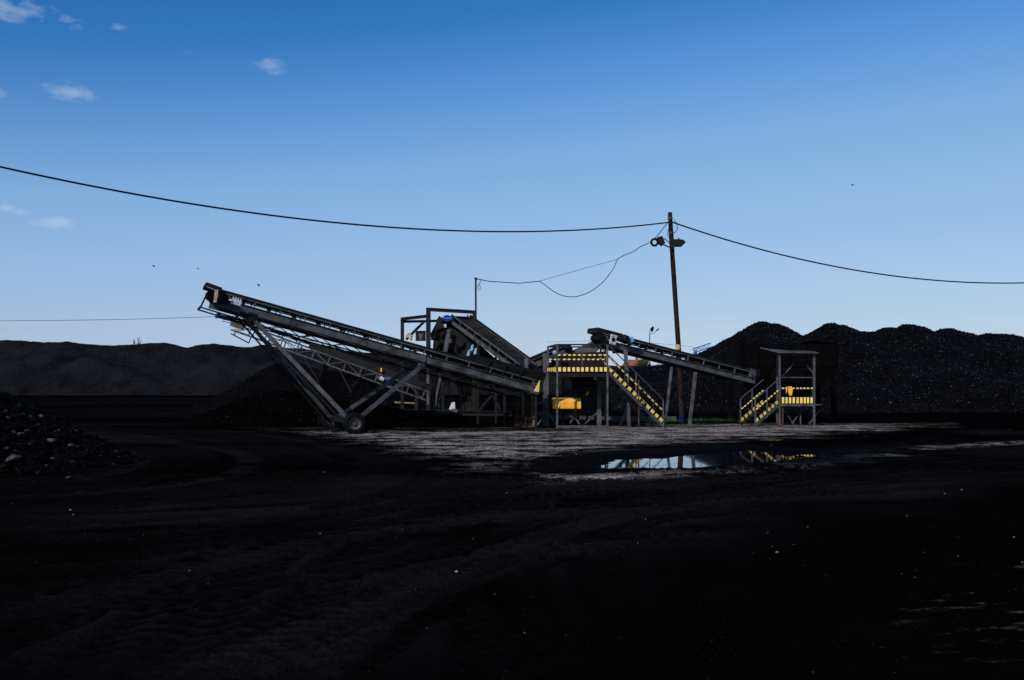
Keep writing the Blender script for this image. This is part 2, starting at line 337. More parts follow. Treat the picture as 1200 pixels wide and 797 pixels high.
dust *= 1 - .75 * ss(.12, .3, fbm(X * .12 + 40, Y * 1.0 + 3, 3)) * ss(36, 30, Y) ; dust *= 1 - .8 * ss(35.5, 38, Y) * ss(4.5, 1.5, X)
strip = wpoly([(640,556),(760,553),(860,547),(930,538),(1010,532),(1040,534),(950,545),(860,554),(740,563),(650,564)])
dust = np.maximum(dust, ss(.6, -.5, poly_sd(strip, X, Y) + wob * .7) * .45)
st2 = wpoly([(1060,522),(1200,517),(1210,521),(1080,527)]); dust = np.maximum(dust, ss(.5, -.4, poly_sd(st2, X, Y) + wob * .4) * .4)
st3 = wpoly([(1075,760),(1080,700),(1140,665),(1230,660),(1260,740),(1200,780)])
rip = np.clip(fbm(X * 2.2 + Y * 1.1, Y * 11 - X * 3, 3) * 3.2 - .75, 0, 1); dust = np.maximum(dust, ss(.4, -.3, poly_sd(st3, X, Y)) * rip * .12)
puddles = [wpoly([(925,531.5),(955,528),(1005,524.5),(1045,522.5),(1015,527),(975,531.5),(945,534)]), wpoly([(668,545),(700,540.5),(725,536),(760,534.5),(810,531),(850,527.5),(880,525.5),(900,527),(915,532),(950,534),(930,537),(905,540),(860,543),(826,546),(770,547),(715,548),(680,547.5)]),
           wpoly([(1050,518.5),(1090,516.5),(1125,518),(1110,521.5),(1070,522)]), wpoly([(1130,506),(1170,505),(1190,507),(1150,509)])]
damp = np.zeros(X.shape)
for i, pp in enumerate(puddles):
    sdp = poly_sd(pp, X, Y) + wob * .3 + .30 * fbm(X * 2.2, Y * 2.2, 3) + .1
    Z -= ss(.55, -.35, sdp) * .10; damp = np.maximum(damp, ss(2.6, .9, sdp + wob * .9 + (.9 if i != 1 else 0)))
dust *= 1 - .97 * damp; film *= 1 - damp
Z[(Y > 60)] = 0.012
filmreg = wpoly([(60,498),(330,508),(520,548),(640,556),(1000,536),(1230,522),(1230,545),(960,592),(760,645),(600,690),(450,750),(330,775),(120,760),(60,640),(-20,585)])
far_yard = wpoly([(-400,465.5),(1000,465.5),(1000,493),(230,497),(120,505),(-300,520)])
film = film * ss(1.6, -1.2, poly_sd(filmreg, X, Y) + wob) + .05 + .55 * ss(2, -2, poly_sd(far_yard, X, Y)) * ss(-.3, .4, fbm(X * .05, Y * .35, 4))
co = np.stack([X, Y, Z], -1).reshape(-1, 3)
gr = np_mesh('ground', co, F, MG, dict(wet=damp, dust=dust, film=np.clip(film, 0, 1))); gr['kind'] = 'structure'
mw = bpy.data.materials.new('still puddle water'); mw.use_nodes = True; b = mw.node_tree.nodes['Principled BSDF']
b.inputs['Base Color'].default_value = (.002, .003, .005, 1); b.inputs['Roughness'].default_value = .03; b.inputs['IOR'].default_value = 1.33
nz = mw.node_tree.nodes.new('ShaderNodeTexNoise'); nz.inputs['Scale'].default_value = 3; bpn = mw.node_tree.nodes.new('ShaderNodeBump'); bpn.inputs['Strength'].default_value = .05; bpn.inputs['Distance'].default_value = .02
mw.node_tree.links.new(nz.outputs[0], bpn.inputs['Height']); mw.node_tree.links.new(bpn.outputs[0], b.inputs['Normal'])
for i, pp in enumerate([puddles[0] + puddles[1]] + puddles[2:]):
    a = np.array(pp); x0, y0 = a.min(0) - 1.6; x1, y1 = a.max(0) + 1.6; m = MB(); m.add([(x0, y0, -.048), (x1, y0, -.048), (x1, y1, -.048), (x0, y1, -.048)], [(0, 1, 2, 3)])
    o = m.build('puddle_water', mw); o['kind'] = 'structure'
# ------------------------------------------------------------------ coal piles (height fields over their own footprint)
def surf_interp(H, xs_, ys_, px, py):
    ix = np.clip(np.searchsorted(xs_, px) - 1, 0, len(xs_) - 2); iy = np.clip(np.searchsorted(ys_, py) - 1, 0, len(ys_) - 2)
    fx = (px - xs_[ix]) / (xs_[ix + 1] - xs_[ix]); fy = (py - ys_[iy]) / (ys_[iy + 1] - ys_[iy])
    return (H[iy, ix] * (1 - fx) + H[iy, ix + 1] * fx) * (1 - fy) + (H[iy + 1, ix] * (1 - fx) + H[iy + 1, ix + 1] * fx) * fy
ICO_T = (1 + 5 ** .5) / 2
ICO = np.array([(-1, ICO_T, 0), (1, ICO_T, 0), (-1, -ICO_T, 0), (1, -ICO_T, 0), (0, -1, ICO_T), (0, 1, ICO_T), (0, -1, -ICO_T), (0, 1, -ICO_T), (ICO_T, 0, -1), (ICO_T, 0, 1), (-ICO_T, 0, -1), (-ICO_T, 0, 1)]) / 1.9
ICF = np.array([(0,11,5),(0,5,1),(0,1,7),(0,7,10),(0,10,11),(1,5,9),(5,11,4),(11,10,2),(10,7,6),(7,1,8),(3,9,4),(3,4,2),(3,2,6),(3,6,8),(3,8,9),(4,9,5),(2,4,11),(6,2,10),(8,6,7),(9,8,1)])
OCT = np.array([(1,0,0),(-1,0,0),(0,1,0),(0,-1,0),(0,0,1),(0,0,-1)], float)
OCF = np.array([(0,2,4),(2,1,4),(1,3,4),(3,0,4),(2,0,5),(1,2,5),(3,1,5),(0,3,5)])
def lumps(name, pos, size, mat, hi=False, parent=None, flat=.75):
    V, Fc = (ICO, ICF) if hi else (OCT, OCF); n = len(pos)
    v = V[None] * (1 + RNG.uniform(-.32, .32, (n, len(V), 3))) * RNG.uniform(.65, 1.25, (n, 1, 3))
    ang = RNG.uniform(0, 2 * math.pi, (n, 3)); cx, sx_ = np.cos(ang), np.sin(ang)
    Rz = np.zeros((n, 3, 3)); Rz[:, 0, 0] = cx[:, 0]; Rz[:, 0, 1] = -sx_[:, 0]; Rz[:, 1, 0] = sx_[:, 0]; Rz[:, 1, 1] = cx[:, 0]; Rz[:, 2, 2] = 1
    Rx = np.zeros((n, 3, 3)); Rx[:, 1, 1] = cx[:, 1]; Rx[:, 1, 2] = -sx_[:, 1]; Rx[:, 2, 1] = sx_[:, 1]; Rx[:, 2, 2] = cx[:, 1]; Rx[:, 0, 0] = 1
    v = np.einsum('nij,nkj->nki', Rz @ Rx, v) * np.asarray(size)[:, None, None]; v[:, :, 2] *= flat
    off = root_of(parent) if parent else Vector((0, 0, 0))
    co = (v + pos[:, None, :] - np.array(off)).reshape(-1, 3)
    f = (Fc[None] + (np.arange(n) * len(V))[:, None, None]).reshape(-1, 3)
    o = np_mesh(name, co, f, mat, smooth=False)
    if parent: o.parent = parent
    return o
def lump_mat(name, col, rough, spec, pale=True):
    m = bpy.data.materials.new(name); m.use_nodes = True; t = m.node_tree; b = t.nodes['Principled BSDF']
    b.inputs['Roughness'].default_value = rough; b.inputs['Specular IOR Level'].default_value = spec
    g = t.nodes.new('ShaderNodeNewGeometry'); r = t.nodes.new('ShaderNodeValToRGB'); t.links.new(g.outputs['Random Per Island'], r.inputs[0])
    r.color_ramp.elements[0].color = (*[c * .4 for c in col], 1); r.color_ramp.elements[1].color = (*[c * 1.3 for c in col], 1)
    r.color_ramp.elements[1].position = .93
    e = r.color_ramp.elements.new(.992); e.color = (*[min(c * 14, .30) for c in col], 1)
    
    if not pale: r.color_ramp.elements.remove(e)
    t.links.new(r.outputs[0], b.inputs['Base Color']); return m
ML = lump_mat('glossy coal lumps', (.0028, .0030, .0038), .46, .15, False)
MLB = lump_mat('broken coal lumps', (.0020, .0020, .0023), .6, .02)
MLG = lump_mat('pale stones', (.22, .21, .20), .8, .2)
def ridge_pile(name, label, prof, Yc, slope, ext, dx, dy, mat, rough=.25, back=None, round_=.25, curve=None, bumps=()):
    """prof: (u,v) skyline points at ridge distance Yc"""
    px = np.array([(u - 600) / FPX * Yc for u, v in prof]); pz = np.array([CAMH + (HOR - v) / FPX * Yc for u, v in prof])
    hmax = pz.max(); wid = hmax / slope + 2
    xs_ = np.arange(px[0], px[-1] + dx, dx); ys_ = np.arange(Yc - wid - ext, Yc + (back or wid) + dy, dy)
    X, Y, f = grid(xs_, ys_); R = np.interp(X, px, pz)
    yc = Yc + (curve(X) if curve else 0) + fbm(X * .12, X * 0 + 3, 2) * 1.0
    d = abs(Y - yc); d = np.sqrt(d * d + round_ ** 2) - round_
    sc1 = max(1., Yc / 50)
    H = R - d * slope * (1 + .28 * fbm(X / (4.5 * sc1), Y / (7 * sc1) + 5, 2))
    H += rough * sc1 * (fbm(X * .55 / sc1, Y * .45 / sc1, 4)) * np.clip(d, .12, 1.6) * .6 + .05 * sc1 * fbm(X * 3 / sc1, Y * 3 / sc1, 3)
    # slumped gullies down the face
    H += (1.6 * fbm(X / 14, Y / 9 + 7, 4) * np.clip(d / 6, 0, 1) if sc1 > 3 else 0)
    H -= .35 * sc1 * np.clip(fbm(X / (2.2 * sc1), Y / (9 * sc1), 2), 0, 1) * np.clip(d / (3 * sc1), 0, 1)
    for bu, bv, bY in bumps:
        bx = (bu - 600) / FPX * bY; bh = CAMH + (HOR - bv) / FPX * bY; rr_ = np.hypot(X - bx, Y - bY) * (1 + .12 * fbm(X / (2 * sc1) + bu, Y / (2 * sc1), 2))
        H = np.maximum(H, bh - (np.sqrt(rr_ ** 2 + (.7 * sc1) ** 2) - .7 * sc1) * .68 + .05 * sc1 * fbm(X / sc1, Y / sc1, 3))
    ex = np.minimum(ss(0, 1.5, X - px[0]), ss(0, 1.5, px[-1] - X)); H = H * ex + (1 - ex) * np.minimum(H, -.3)
    H = np.where(H < -.25, -.25, H)
    o = np_mesh(name, np.stack([X, Y, H], -1).reshape(-1, 3), f, mat)
    off = Vector((float(px.mean()), Yc, 0)); o.data.transform(Matrix.Translation(-off)); o.location = off
    tag(o, label, 'coal pile'); return o, H, xs_, ys_
def cover(o, H, xs_, ys_, n, smin, smax, mat, ylim=None, hi=False, pw=3., xl=None):
    x0, x1 = xl or (xs_[0], xs_[-1]); y0, y1 = ylim or (ys_[0], ys_[-1])
    px = RNG.uniform(x0, x1, n * 2); py = RNG.uniform(y0, y1, n * 2); z = surf_interp(H, xs_, ys_, px, py)
    k = np.where(z > .0)[0][:n]; s = smin + (smax - smin) * RNG.random(len(k)) ** pw
    c = lumps('coal_lumps', np.stack([px[k], py[k], z[k] + s * .2], -1), s, mat, hi, parent=o); c['kind'] = 'stuff'; return c
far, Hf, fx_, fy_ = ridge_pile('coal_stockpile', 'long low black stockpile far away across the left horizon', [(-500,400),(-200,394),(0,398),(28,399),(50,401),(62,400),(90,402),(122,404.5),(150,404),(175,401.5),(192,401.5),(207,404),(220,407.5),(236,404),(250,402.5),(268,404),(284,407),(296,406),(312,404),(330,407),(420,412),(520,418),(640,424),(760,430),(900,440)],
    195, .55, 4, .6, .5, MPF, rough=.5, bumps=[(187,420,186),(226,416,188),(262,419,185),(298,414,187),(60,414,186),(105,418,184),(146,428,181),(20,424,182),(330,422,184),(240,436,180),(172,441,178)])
mid, Hm, mx_, my_ = ridge_pile('coal_pile', 'peaked coal heap behind the leaning conveyor legs', [(150,490),(200,486),(222,478),(250,466),(280,450),(302,436),(318,427),(332,424),(350,426),(370,432),(400,437),(440,443),(480,455),(520,470),(600,481),(700,484),(760,488)],
    53.5, .62, 2, .14, .12, MP, rough=.32)
cover(mid, Hm, mx_, my_, 24000, .010, .05, MLB, ylim=(45, 54))
low, Hl, lx_, ly_ = ridge_pile('coal_mound', 'low dark mound of coal in front of the peaked heap', [(190,495),(230,486),(270,472),(300,462),(322,457),(345,459),(380,466),(430,474),(480,480),(560,485),(640,489),(680,491)],
    46.8, .5, 1, .12, .1, MG, rough=.2)  # mound takes the darker ground material
cover(low, Hl, lx_, ly_, 6000, .012, .06, MLB, ylim=(42, 47))
right, Hr, rx_, ry_ = ridge_pile('coal_stockpile', 'tall sparkling black stockpile with rounded crests filling the right side', [(640,470),(700,440),(745,430),(775,428),(800,423),(830,409),(862,391.5),(886,378),(893,376),(903,379),(916,381),(926,386),(939,394),(946,392),(968,379.5),(974,379),(990,383),(1004,388.5),(1022,389),(1034,384),(1042,383.5),(1048,385),(1056,381),(1068,380.5),(1082,383),(1093,389.5),(1102,386),(1116,385.5),(1130,389.5),(1145,393),(1152,391.5),(1172,391.5),(1188,394),(1194,396),(1205,395),(1260,392),(1340,398),(1460,410),(1600,440)],
    80, .42, 2, .2, .16, MP, rough=.22, bumps=[(1002,402,76),(1092,398,76.5),(925,399,76),(862,406,75.5),(1152,408,76),(1042,422,71),(970,428,69),(1120,432,69),(1200,406,76),(888,430,68),(1165,444,66),(830,440,68),(1010,448,65),(780,448,69)])
cover(right, Hr, rx_, ry_, 100000, .015, .095, ML, ylim=(58, 81), pw=4, xl=(7, 46))
# near heap with broken lumps at the left edge
xs_ = np.arange(-24, -5.2, .07); ys_ = np.arange(11.5, 30, .07); X, Y, f = grid(xs_, ys_)
dd = np.hypot((X + 14.2) * .92, (Y - 21.3) * 1.05) + .5 * fbm(X * .5, Y * .5, 3)
H = 2.85 - .60 * (np.sqrt(dd ** 2 + .8) - .6) + .14 * fbm(X * 1.4, Y * 1.4, 4); H = np.maximum(H, -.2)
nh = np_mesh('coal_heap', np.stack([X + 13.6, Y - 21.3, H], -1).reshape(-1, 3), f, MP); nh.location = (-13.6, 21.3, 0)
tag(nh, 'nearest heap of broken lump coal sloping in at the left edge', 'coal pile')
cover(nh, H, xs_, ys_, 12000, .012, .095, MLB, ylim=(12, 23), hi=True, pw=3.2, xl=(-16, -5.3))
# separate pale lumps lying out on the near heap
def rock(u, v, Y, s, label, col='conc'):
    xw = (u - 600) / FPX * Y; z = float(surf_interp(H, xs_, ys_, np.array([xw]), np.array([Y]))[0]); z = max(z, 0)
    o = lumps('rock', np.array([[0, 0, 0.]]), [s], MT[col], hi=True, flat=.6); o.location = (xw, Y, z + s * .28); tag(o, label, 'rock', None); return o
def on_heap(u, v):
    d = np.array([(u - 600) / FPX, 1, (HOR - v) / FPX]); best = None
    for Y_ in np.arange(13, 26, .05):
        p = d * Y_; z = float(surf_interp(H, xs_, ys_, np.array([p[0]]), np.array([Y_]))[0]) if xs_[0] < p[0] < xs_[-1] else 0
        if p[2] + CAMH <= max(z, 0): return Y_
    return 20.
MT['stone'] = material('grey stone', (.05, .051, .054), .75, .3, var=.6, scale=9)
for (u, v, s, lb) in [(60, 519, .13, 'largest grey rock, flat topped, middle of the near lump coal heap'), (64, 541, .09, 'small bright grey rock at the foot of the near heap, below the largest one'),
                      (15, 541, .15, 'broad dull grey rock at the lower left edge of the near heap'), (83, 524, .08, 'pale split rock right of the largest rock on the near heap'),
                      (25, 511, .08, 'small pale rock high on the near heap near the picture edge'), (48, 490, .08, 'small pale rock on the upper right slope of the near heap'), (80, 561, .06, 'flat pale stone lying out on bare ground below the near heap')]:
    rock(u, v, on_heap(u, v), s, lb, 'stone')
# loose grit over the yard
def yard(n, y0, y1, smin, smax, mat, name, xl=20, filt=None, pw=3):
    k = RNG.random(n); Yr = y0 * (y1 / y0) ** k; Xr = RNG.uniform(-.56, .56, n) * Yr
    if filt is not None:
        m = filt(Xr, Yr); Xr, Yr = Xr[m], Yr[m]
    s = smin + (smax - smin) * RNG.random(len(Xr)) ** pw
    c = lumps(name, np.stack([Xr, Yr, s * .25 + .012], -1), s, mat); c['kind'] = 'stuff'; c['label'] = 'loose grit and crumbs scattered across the yard'; c['category'] = 'grit'; return c
notwet = lambda x, y: np.all([poly_sd(p, x, y) > .5 for p in puddles], 0)
yard(4000, 5, 50, .004, .018, MLB, 'coal_grit', filt=notwet)
inpatch = lambda x, y: (poly_sd(patch, x, y) < .5) & notwet(x, y)
yard(12000, 18, 46, .006, .028, MLB, 'coal_crumbs', filt=inpatch)
yard(500, 18, 46, .006, .020, MLG, 'pale_crumbs', filt=inpatch)
yard(110, 9, 50, .004, .022, MLG, 'pale_grit', filt=notwet)
# ------------------------------------------------------------------ machine building kit
class Fr:
    """frame of a conveyor: x along from tail to head, y to the camera side, z up out of the belt"""
    def __init__(s, A, B):
        s.A = Vector(A); s.B = Vector(B); s.d = (s.B - s.A).normalized(); s.L = (s.B - s.A).length
        l = s.d.cross(Vector((0, 0, 1))).normalized()
        if l.y > 0: l = -l
        s.l = l; s.n = l.cross(s.d) if l.cross(s.d).z > 0 else s.d.cross(l)
    def p(s, x, y, z): return s.A + s.d * x + s.l * y + s.n * z
def motor(parent, c, ax, r, ln, mat='dark', name='motor', fins=True, cap='galv'):
    c = Vector(c); ax = Vector(ax).normalized(); m = MB(); m.tube(c - ax * ln / 2, c + ax * ln / 2, r, 18)
    if fins:
        for i in range(12):
            a = i / 12 * 2 * math.pi; x = ax.orthogonal().normalized(); y = ax.cross(x); rr = x * math.cos(a) + y * math.sin(a)
            m.beam(c - ax * ln * .36 + rr * r * 1.04, c + ax * ln * .36 + rr * r * 1.04, .014, r * .16, rr)
    m.box(c + Vector((0, 0, r * 1.05)), ln * .35, r * .8, r * .5)
    o = m.build(name, mat, parent)
    k = MB(); k.lathe(c + ax * ln / 2, ax, [(r * .2, -.01), (r * 1.06, -.01), (r * 1.06, .05), (r * .8, .09), (r * .2, .09)], 18); k.build('fan_cover', cap, o)
    return o
def belt(f, w_, z, h, parent, x0, x1, trough=.10, rhead=.2, rtail=.17):
    """endless troughed belt"""
    prof_y = [-.5, -.24, .24, .5]
    sec = []
    def ring(c_x, c_z, ang, r, tr):
        return [f.p(c_x + r * math.sin(ang), yy * w_, c_z + r * math.cos(ang) + (tr if abs(yy) > .4 else 0)) for yy in prof_y]
    zc = z - rhead
    n = 12; rows = []
    for i in range(n + 1): t = i / n; rows.append(ring(x0 + (x1 - x0) * t, z - rhead, 0, rhead, trough * min(1, 8 * min(t, 1 - t))))
    for i in range(1, 9): rows.append(ring(x1, z - rhead, math.pi * i / 8, rhead, 0))
    rows.append([f.p(x0, yy * w_, z - 2 * rhead) for yy in prof_y])
    for i in range(1, 8): a = math.pi + math.pi * i / 8; rows.append(ring(x0, z - rhead, a, rhead, 0))
    m = MB(); vs = [p for r in rows for p in r]; K = 4; R_ = len(rows)
    m.add(vs, [(r * K + k, r * K + k + 1, ((r + 1) % R_) * K + k + 1, ((r + 1) % R_) * K + k) for r in range(R_) for k in range(3)])
    o = m.build('belt', 'black', parent)
    so = o.modifiers.new('thick', 'SOLIDIFY'); so.thickness = .016; so.offset = 0
    return o
def repeat(o, step, n):
    for k in range(1, n + 1): c = o.copy(); C.objects.link(c); c.location = step * k
def conveyor(root, A, B, width, ch=.30, gap=.22, pitch=.95, mat='steel', lattice=True, skirt=None, beltw=None, rh=.2, topcap=True):
    f = Fr(A, B); w2 = width / 2; zt = ch + gap
    for s in (1, -1):
        m = MB(); web = f.p(0, s * w2, ch / 2), f.p(f.L, s * w2, ch / 2)
        m.beam(*web, .012, ch, f.n)
        for zz in (0, ch): m.beam(f.p(0, s * (w2 + .035), zz), f.p(f.L, s * (w2 + .035), zz), .08, .014, f.n)
        # splice plates and stiffeners bolted on the web
        x = pitch * 1.6
        while x < f.L - .5:
            m.beam(f.p(x, s * (w2 + .012), ch * .12), f.p(x, s * (w2 + .012), ch * .88), .05, .012, f.l); x += pitch * 3.1
        m.build('side_channel', mat, root)
        t = MB(); t.beam(f.p(0, s * (w2 + .02), zt), f.p(f.L, s * (w2 + .02), zt), .05, .04, f.n)
        t.build('top_rail', mat, root)
        if topcap: MB().beam(f.p(.2, s * (w2 - .03), zt + .07), f.p(f.L - .1, s * (w2 - .03), zt + .07), .012, .10, f.n).build('belt_edge_guard', 'dark', root)
        b = MB(); b.beam(f.p(.35, s * (w2 + .015), ch + .005), f.p(.35, s * (w2 + .015), zt - .02), .05, .035, f.d)
        repeat(b.build('stanchion', 'steel', root), f.d * pitch, int((f.L - .45) / pitch))
        if lattice:
            q = MB(); q.beam(f.p(.6, s * w2, -.24), f.p(f.L - .3, s * w2, -.24), .05, .05, f.n); x = .6; k = 0
            while x + .6 < f.L - .3:
                q.beam(f.p(x, s * w2, -.24 if k % 2 else -.01), f.p(x + .6, s * w2, -.01 if k % 2 else -.24), .03, .03, f.n); x += .6; k += 1
            q.build('under_truss', 'dark', root)
    bw = beltw or width * .84
    belt(f, bw, zt + .02, .1, root, .25, f.L - .1, rhead=rh)
    x = .7
    m0 = None
    while x < f.L - .4:   # troughing idlers
        if m0 is None:
            m = MB(); b0, b1 = bw * .22, bw * .48; zz = zt - .06
            m.tube(f.p(x, -b0, zz), f.p(x, b0, zz), .05, 10); m.tube(f.p(x, b0, zz), f.p(x, b1, zz + .09), .05, 10); m.tube(f.p(x, -b0, zz), f.p(x, -b1, zz + .09), .05, 10)
            m.beam(f.p(x, -w2, zz - .1), f.p(x, w2, zz - .1), .05, .05, f.n)
            m0 = m.build('idler_roller', 'dark', root); x0 = x
        else:
            c = m0.copy(); C.objects.link(c); c.location = f.d * (x - x0)
        x += pitch
    for xx, rr, nm in ((f.L - .1, rh - .02, 'head_drum'), (.25, rh - .02, 'tail_drum')):
        m = MB(); m.tube(f.p(xx, -bw / 2, zt + .02 - rh), f.p(xx, bw / 2, zt + .02 - rh), rr, 24); m.tube(f.p(xx, -w2 - .14, zt + .02 - rh), f.p(xx, w2 + .14, zt + .02 - rh), .04, 12)
        m.build(nm, 'dark', root)
        for s in (1, -1):
            m = MB(); m.box(f.p(xx, s * (w2 + .08), zt + .02 - rh), .24, .07, .16, Matrix((f.d, f.l, f.n)).transposed()); m.build('bearing', 'galv', root)
    # cross ties
    m = MB(); m.beam(f.p(.5, -w2, .04), f.p(.5, w2, .04), .06, .05, f.n); repeat(m.build('cross_tie', 'dark', root), f.d * 1.9, int((f.L - .5) / 1.9))
    m = MB(); m.tube(f.p(1.4, -w2, -.05), f.p(1.4, w2, -.05), .045, 8); repeat(m.build('return_roller', 'dark', root), f.d * 2.6, int((f.L - 1.9) / 2.6))
    return f
def wheel(parent, c, ax, r, wd):
    c = Vector(c); ax = Vector(ax).normalized(); m = MB()
    m.lathe(c, ax, [(r * .56, -wd * .42), (r * .80, -wd * .5), (r * .95, -wd * .44), (r, -wd * .3), (r, wd * .3), (r * .95, wd * .44), (r * .80, wd * .5), (r * .56, wd * .42)], 36)
    x = ax.orthogonal().normalized(); y = ax.cross(x)
    for i in range(36):
        a = 2 * math.pi * i / 36; rr = x * math.cos(a) + y * math.sin(a); t = y * math.cos(a) - x * math.sin(a)
        for s in (-1, 1): m.beam(c + rr * (r + .004) + ax * s * .02, c + rr * (r + .004) + ax * s * wd * .44 + t * .03, .035, .022, rr)
    wl = m.build('wheel', 'black', parent)
    k = MB(); k.lathe(c, ax, [(r * .10, wd * .10), (r * .36, wd * .14), (r * .42, wd * .30), (r * .50, wd * .34), (r * .57, wd * .45), (r * .58, wd * .40), (r * .52, wd * .1), (r * .54, -wd * .4), (r * .50, -wd * .4), (r * .3, 0), (r * .10, 0)], 30)
    k.tube(c - ax * .02, c + ax * wd * .34, r * .17, 14)
    for i in range(8):
        a = 2 * math.pi * i / 8; rr = x * math.cos(a) + y * math.sin(a); k.tube(c + rr * r * .27 + ax * wd * .1, c + rr * r * .27 + ax * wd * .2, .014, 6)
    k.build('rim', 'steel', wl); return wl
# ------------------------------------------------------------------ big wheeled stacker
AX = Vector((.93, .37, 0)).normalized(); LC = Vector((.37, -.93, 0)).normalized()
A1 = Vector((1.04, 39.34, 1.33)) - LC * .55; B1 = Vector((-10.50, 34.75, 4.50)) - LC * .55
t = thing('stacker_conveyor', 'long grey wheeled stacker conveyor rising to the left above the yard', 'conveyor', (-6.3, 37, 0))
f1 = conveyor(t, A1, B1, 1.1, ch=.33, gap=.20, pitch=.92)
Wn, Wf = Vector((-5.56, 35.1, .365)), Vector((-7.07, 38.9, .365))
wheel(t, Wn, LC, .375, .26); wheel(t, Wf, -LC, .375, .26)
m = MB(); m.tube(Wn - LC * .1, Wf + LC * .1, .06, 12); m.beam(Wn - LC * .3 + Vector((0, 0, .12)), Wf + LC * .3 + Vector((0, 0, .12)), .14, .14); m.build('axle', 'dark', t)
def c1(x, y, z): return f1.p(x, y, z)
xf_ = f1.L - 1.45; xb_ = (Vector((-3.35, 37.6, 0)) - Vector((1.04, 39.34, 0))).length * 1.035
for s, W in ((1, Wn), (-1, Wf)):
    base = W - LC * s * .36 + Vector((0, 0, .12))
    m = MB(); m.ibeam(base - AX * .1, c1(xf_, s * .72, -.08), .13, .17, .02, LC); m.build('front_leg', 'steel', t)
    m = MB(); m.tube(base - AX * .42 + Vector((0, 0, .05)), base.lerp(c1(xf_ + .35, s * .72, 0), .55) - AX * .22, .05, 10); m.tube(base.lerp(c1(xf_ + .35, s * .72, 0), .5) - AX * .22, c1(xf_ + .42, s * .68, -.05), .032, 10); m.build('lifting_ram', 'dark', t)
    m = MB(); m.ibeam(base + AX * .18, c1(xb_, s * .66, -.05), .13, .17, .02, LC); m.build('rear_leg', 'steel', t)
MB().beam(c1(xf_, -.85, -.1), c1(xf_, .85, -.1), .14, .14).build('leg_crossbeam', 'dark', t); MB().beam(c1(xb_, -.75, -.1), c1(xb_, .75, -.1), .14, .12).build('leg_crossbeam', 'dark', t)
m = MB()
for a_, b_ in ((.35, .7), (.7, .35)):
    pn = (Wn - LC * .36).lerp(c1(xf_, .72, -.08), a_); pf = (Wf + LC * .36).lerp(c1(xf_, -.72, -.08), b_); m.beam(pn, pf, .06, .06)
pn = (Wn - LC * .36).lerp(c1(xf_, .72, -.08), .72); pf = (Wf + LC * .36).lerp(c1(xf_, -.72, -.08), .72); m.beam(pn, pf, .07, .07)
m.build('leg_bracing', 'dark', t)
hd = f1.L
motor(t, c1(hd - .30, .86, .30), f1.l, .17, .34, 'soot', cap='soot'); motor(t, c1(hd + .12, .76, .28), f1.l, .17, .16, 'soot', 'gearbox', fins=False, cap='soot')
m = MB(); m.prism([c1(hd - .12, .98, .10), c1(hd - .02, .98, .08), c1(hd + .04, .98, .48), c1(hd - .06, .98, .56), c1(hd - .10, .98, .34)], f1.l * .03); m.build('gearbox_highlight', 'pale', t)  # pale plate puts the tan highlight on the black drive
m = MB()
for i in range(4): m.box(c1(hd - .88 + .085 * (i % 4), .95, .33), .045, .03, .26, Matrix((f1.d, f1.l, f1.n)).transposed())
for zz in (.24, .36): m.box(c1(hd - .75, .965, zz), .36, .02, .05, Matrix((f1.d, f1.l, f1.n)).transposed())
m.build('motor_cage', 'white', t)
m = MB()
m.beam(c1(hd - .2, .66, .62), c1(hd + .33, .66, .66), .05, .14, f1.n); m.beam(c1(hd - .2, -.66, .62), c1(hd + .33, -.66, .66), .05, .14, f1.n); m.beam(c1(hd + .33, -.66, .66), c1(hd + .33, .66, .66), .05, .14, f1.n)
m.build('head_guard', 'dark', t)
m = MB(); m.beam(c1(hd - 1.6, .6, -.22), c1(hd + .35, .6, -.16), .05, .05); m.beam(c1(hd + .32, -.6, -.14), c1(hd + .32, .6, -.14), .06, .06); m.beam(c1(hd + .32, .6, -.14), c1(hd + .26, .6, .22), .06, .06); m.beam(c1(hd - .35, -.6, -.22), c1(hd - .35, .6, -.22), .08, .14)
m.beam(c1(hd - 1.6, -.6, -.22), c1(hd + .35, -.6, -.16), .05, .05); m.build('belt_scraper', 'dark', t)
m = MB(); m.tube(c1(5.0, .57, .16), c1(5.0, .60, .16), .17, 20); m.box(c1(5.0, .59, -.10), .16, .03, .28, Matrix((f1.d, f1.l, f1.n)).transposed()); m.build('cover_plate', 'steel', t)
for s in (1, -1):    # receiving skirts over the tail
    m = MB(); m.prism([c1(-.1, s * .50, .50), c1(3.3, s * .46, .50), c1(3.3, s * .46, .66), c1(2.9, s * .52, .86), c1(-.1, s * .62, .92)], f1.l * .02)
    for x in (.3, 1.0, 1.7, 2.4): m.beam(c1(x, s * .60, .30), c1(x - .08, s * .60, .82), .04, .05, f1.d)
    m.build('skirt_board', 'dark', t)
m = MB(); m.beam(c1(-.15, -.55, .1), c1(-.15, .55, .1), .14, .1)
for s in (1, -1): m.beam(c1(.1, s * .5, 0), Vector((c1(.1, s * .5, 0).x, c1(.1, s * .5, 0).y, 0)), .09, .09)
m.build('tail_stand', 'dark', t)
m = MB(); m.path([c1(hd - 1.0 - k * .6, .64, .02 + .02 * (k % 2)) for k in range(20)], .022, 6); m.build('conduit', 'black', t)
m = MB(); m.prism([c1(.08, .72, .10), c1(.30, .72, .08), c1(.16, .72, .58)], f1.l * .02); m.build('guard_plate', 'yellow', t)
m = MB()   # cables strung along the frame underside
for k in range(3): m.path([c1(x, .5 - .1 * k, -.30 - .05 * math.sin(x * 2 + k) - .03 * k) for x in np.arange(1.5, hd - .5, .4)], .012, 5)
m.build('power_cable', 'black', t)
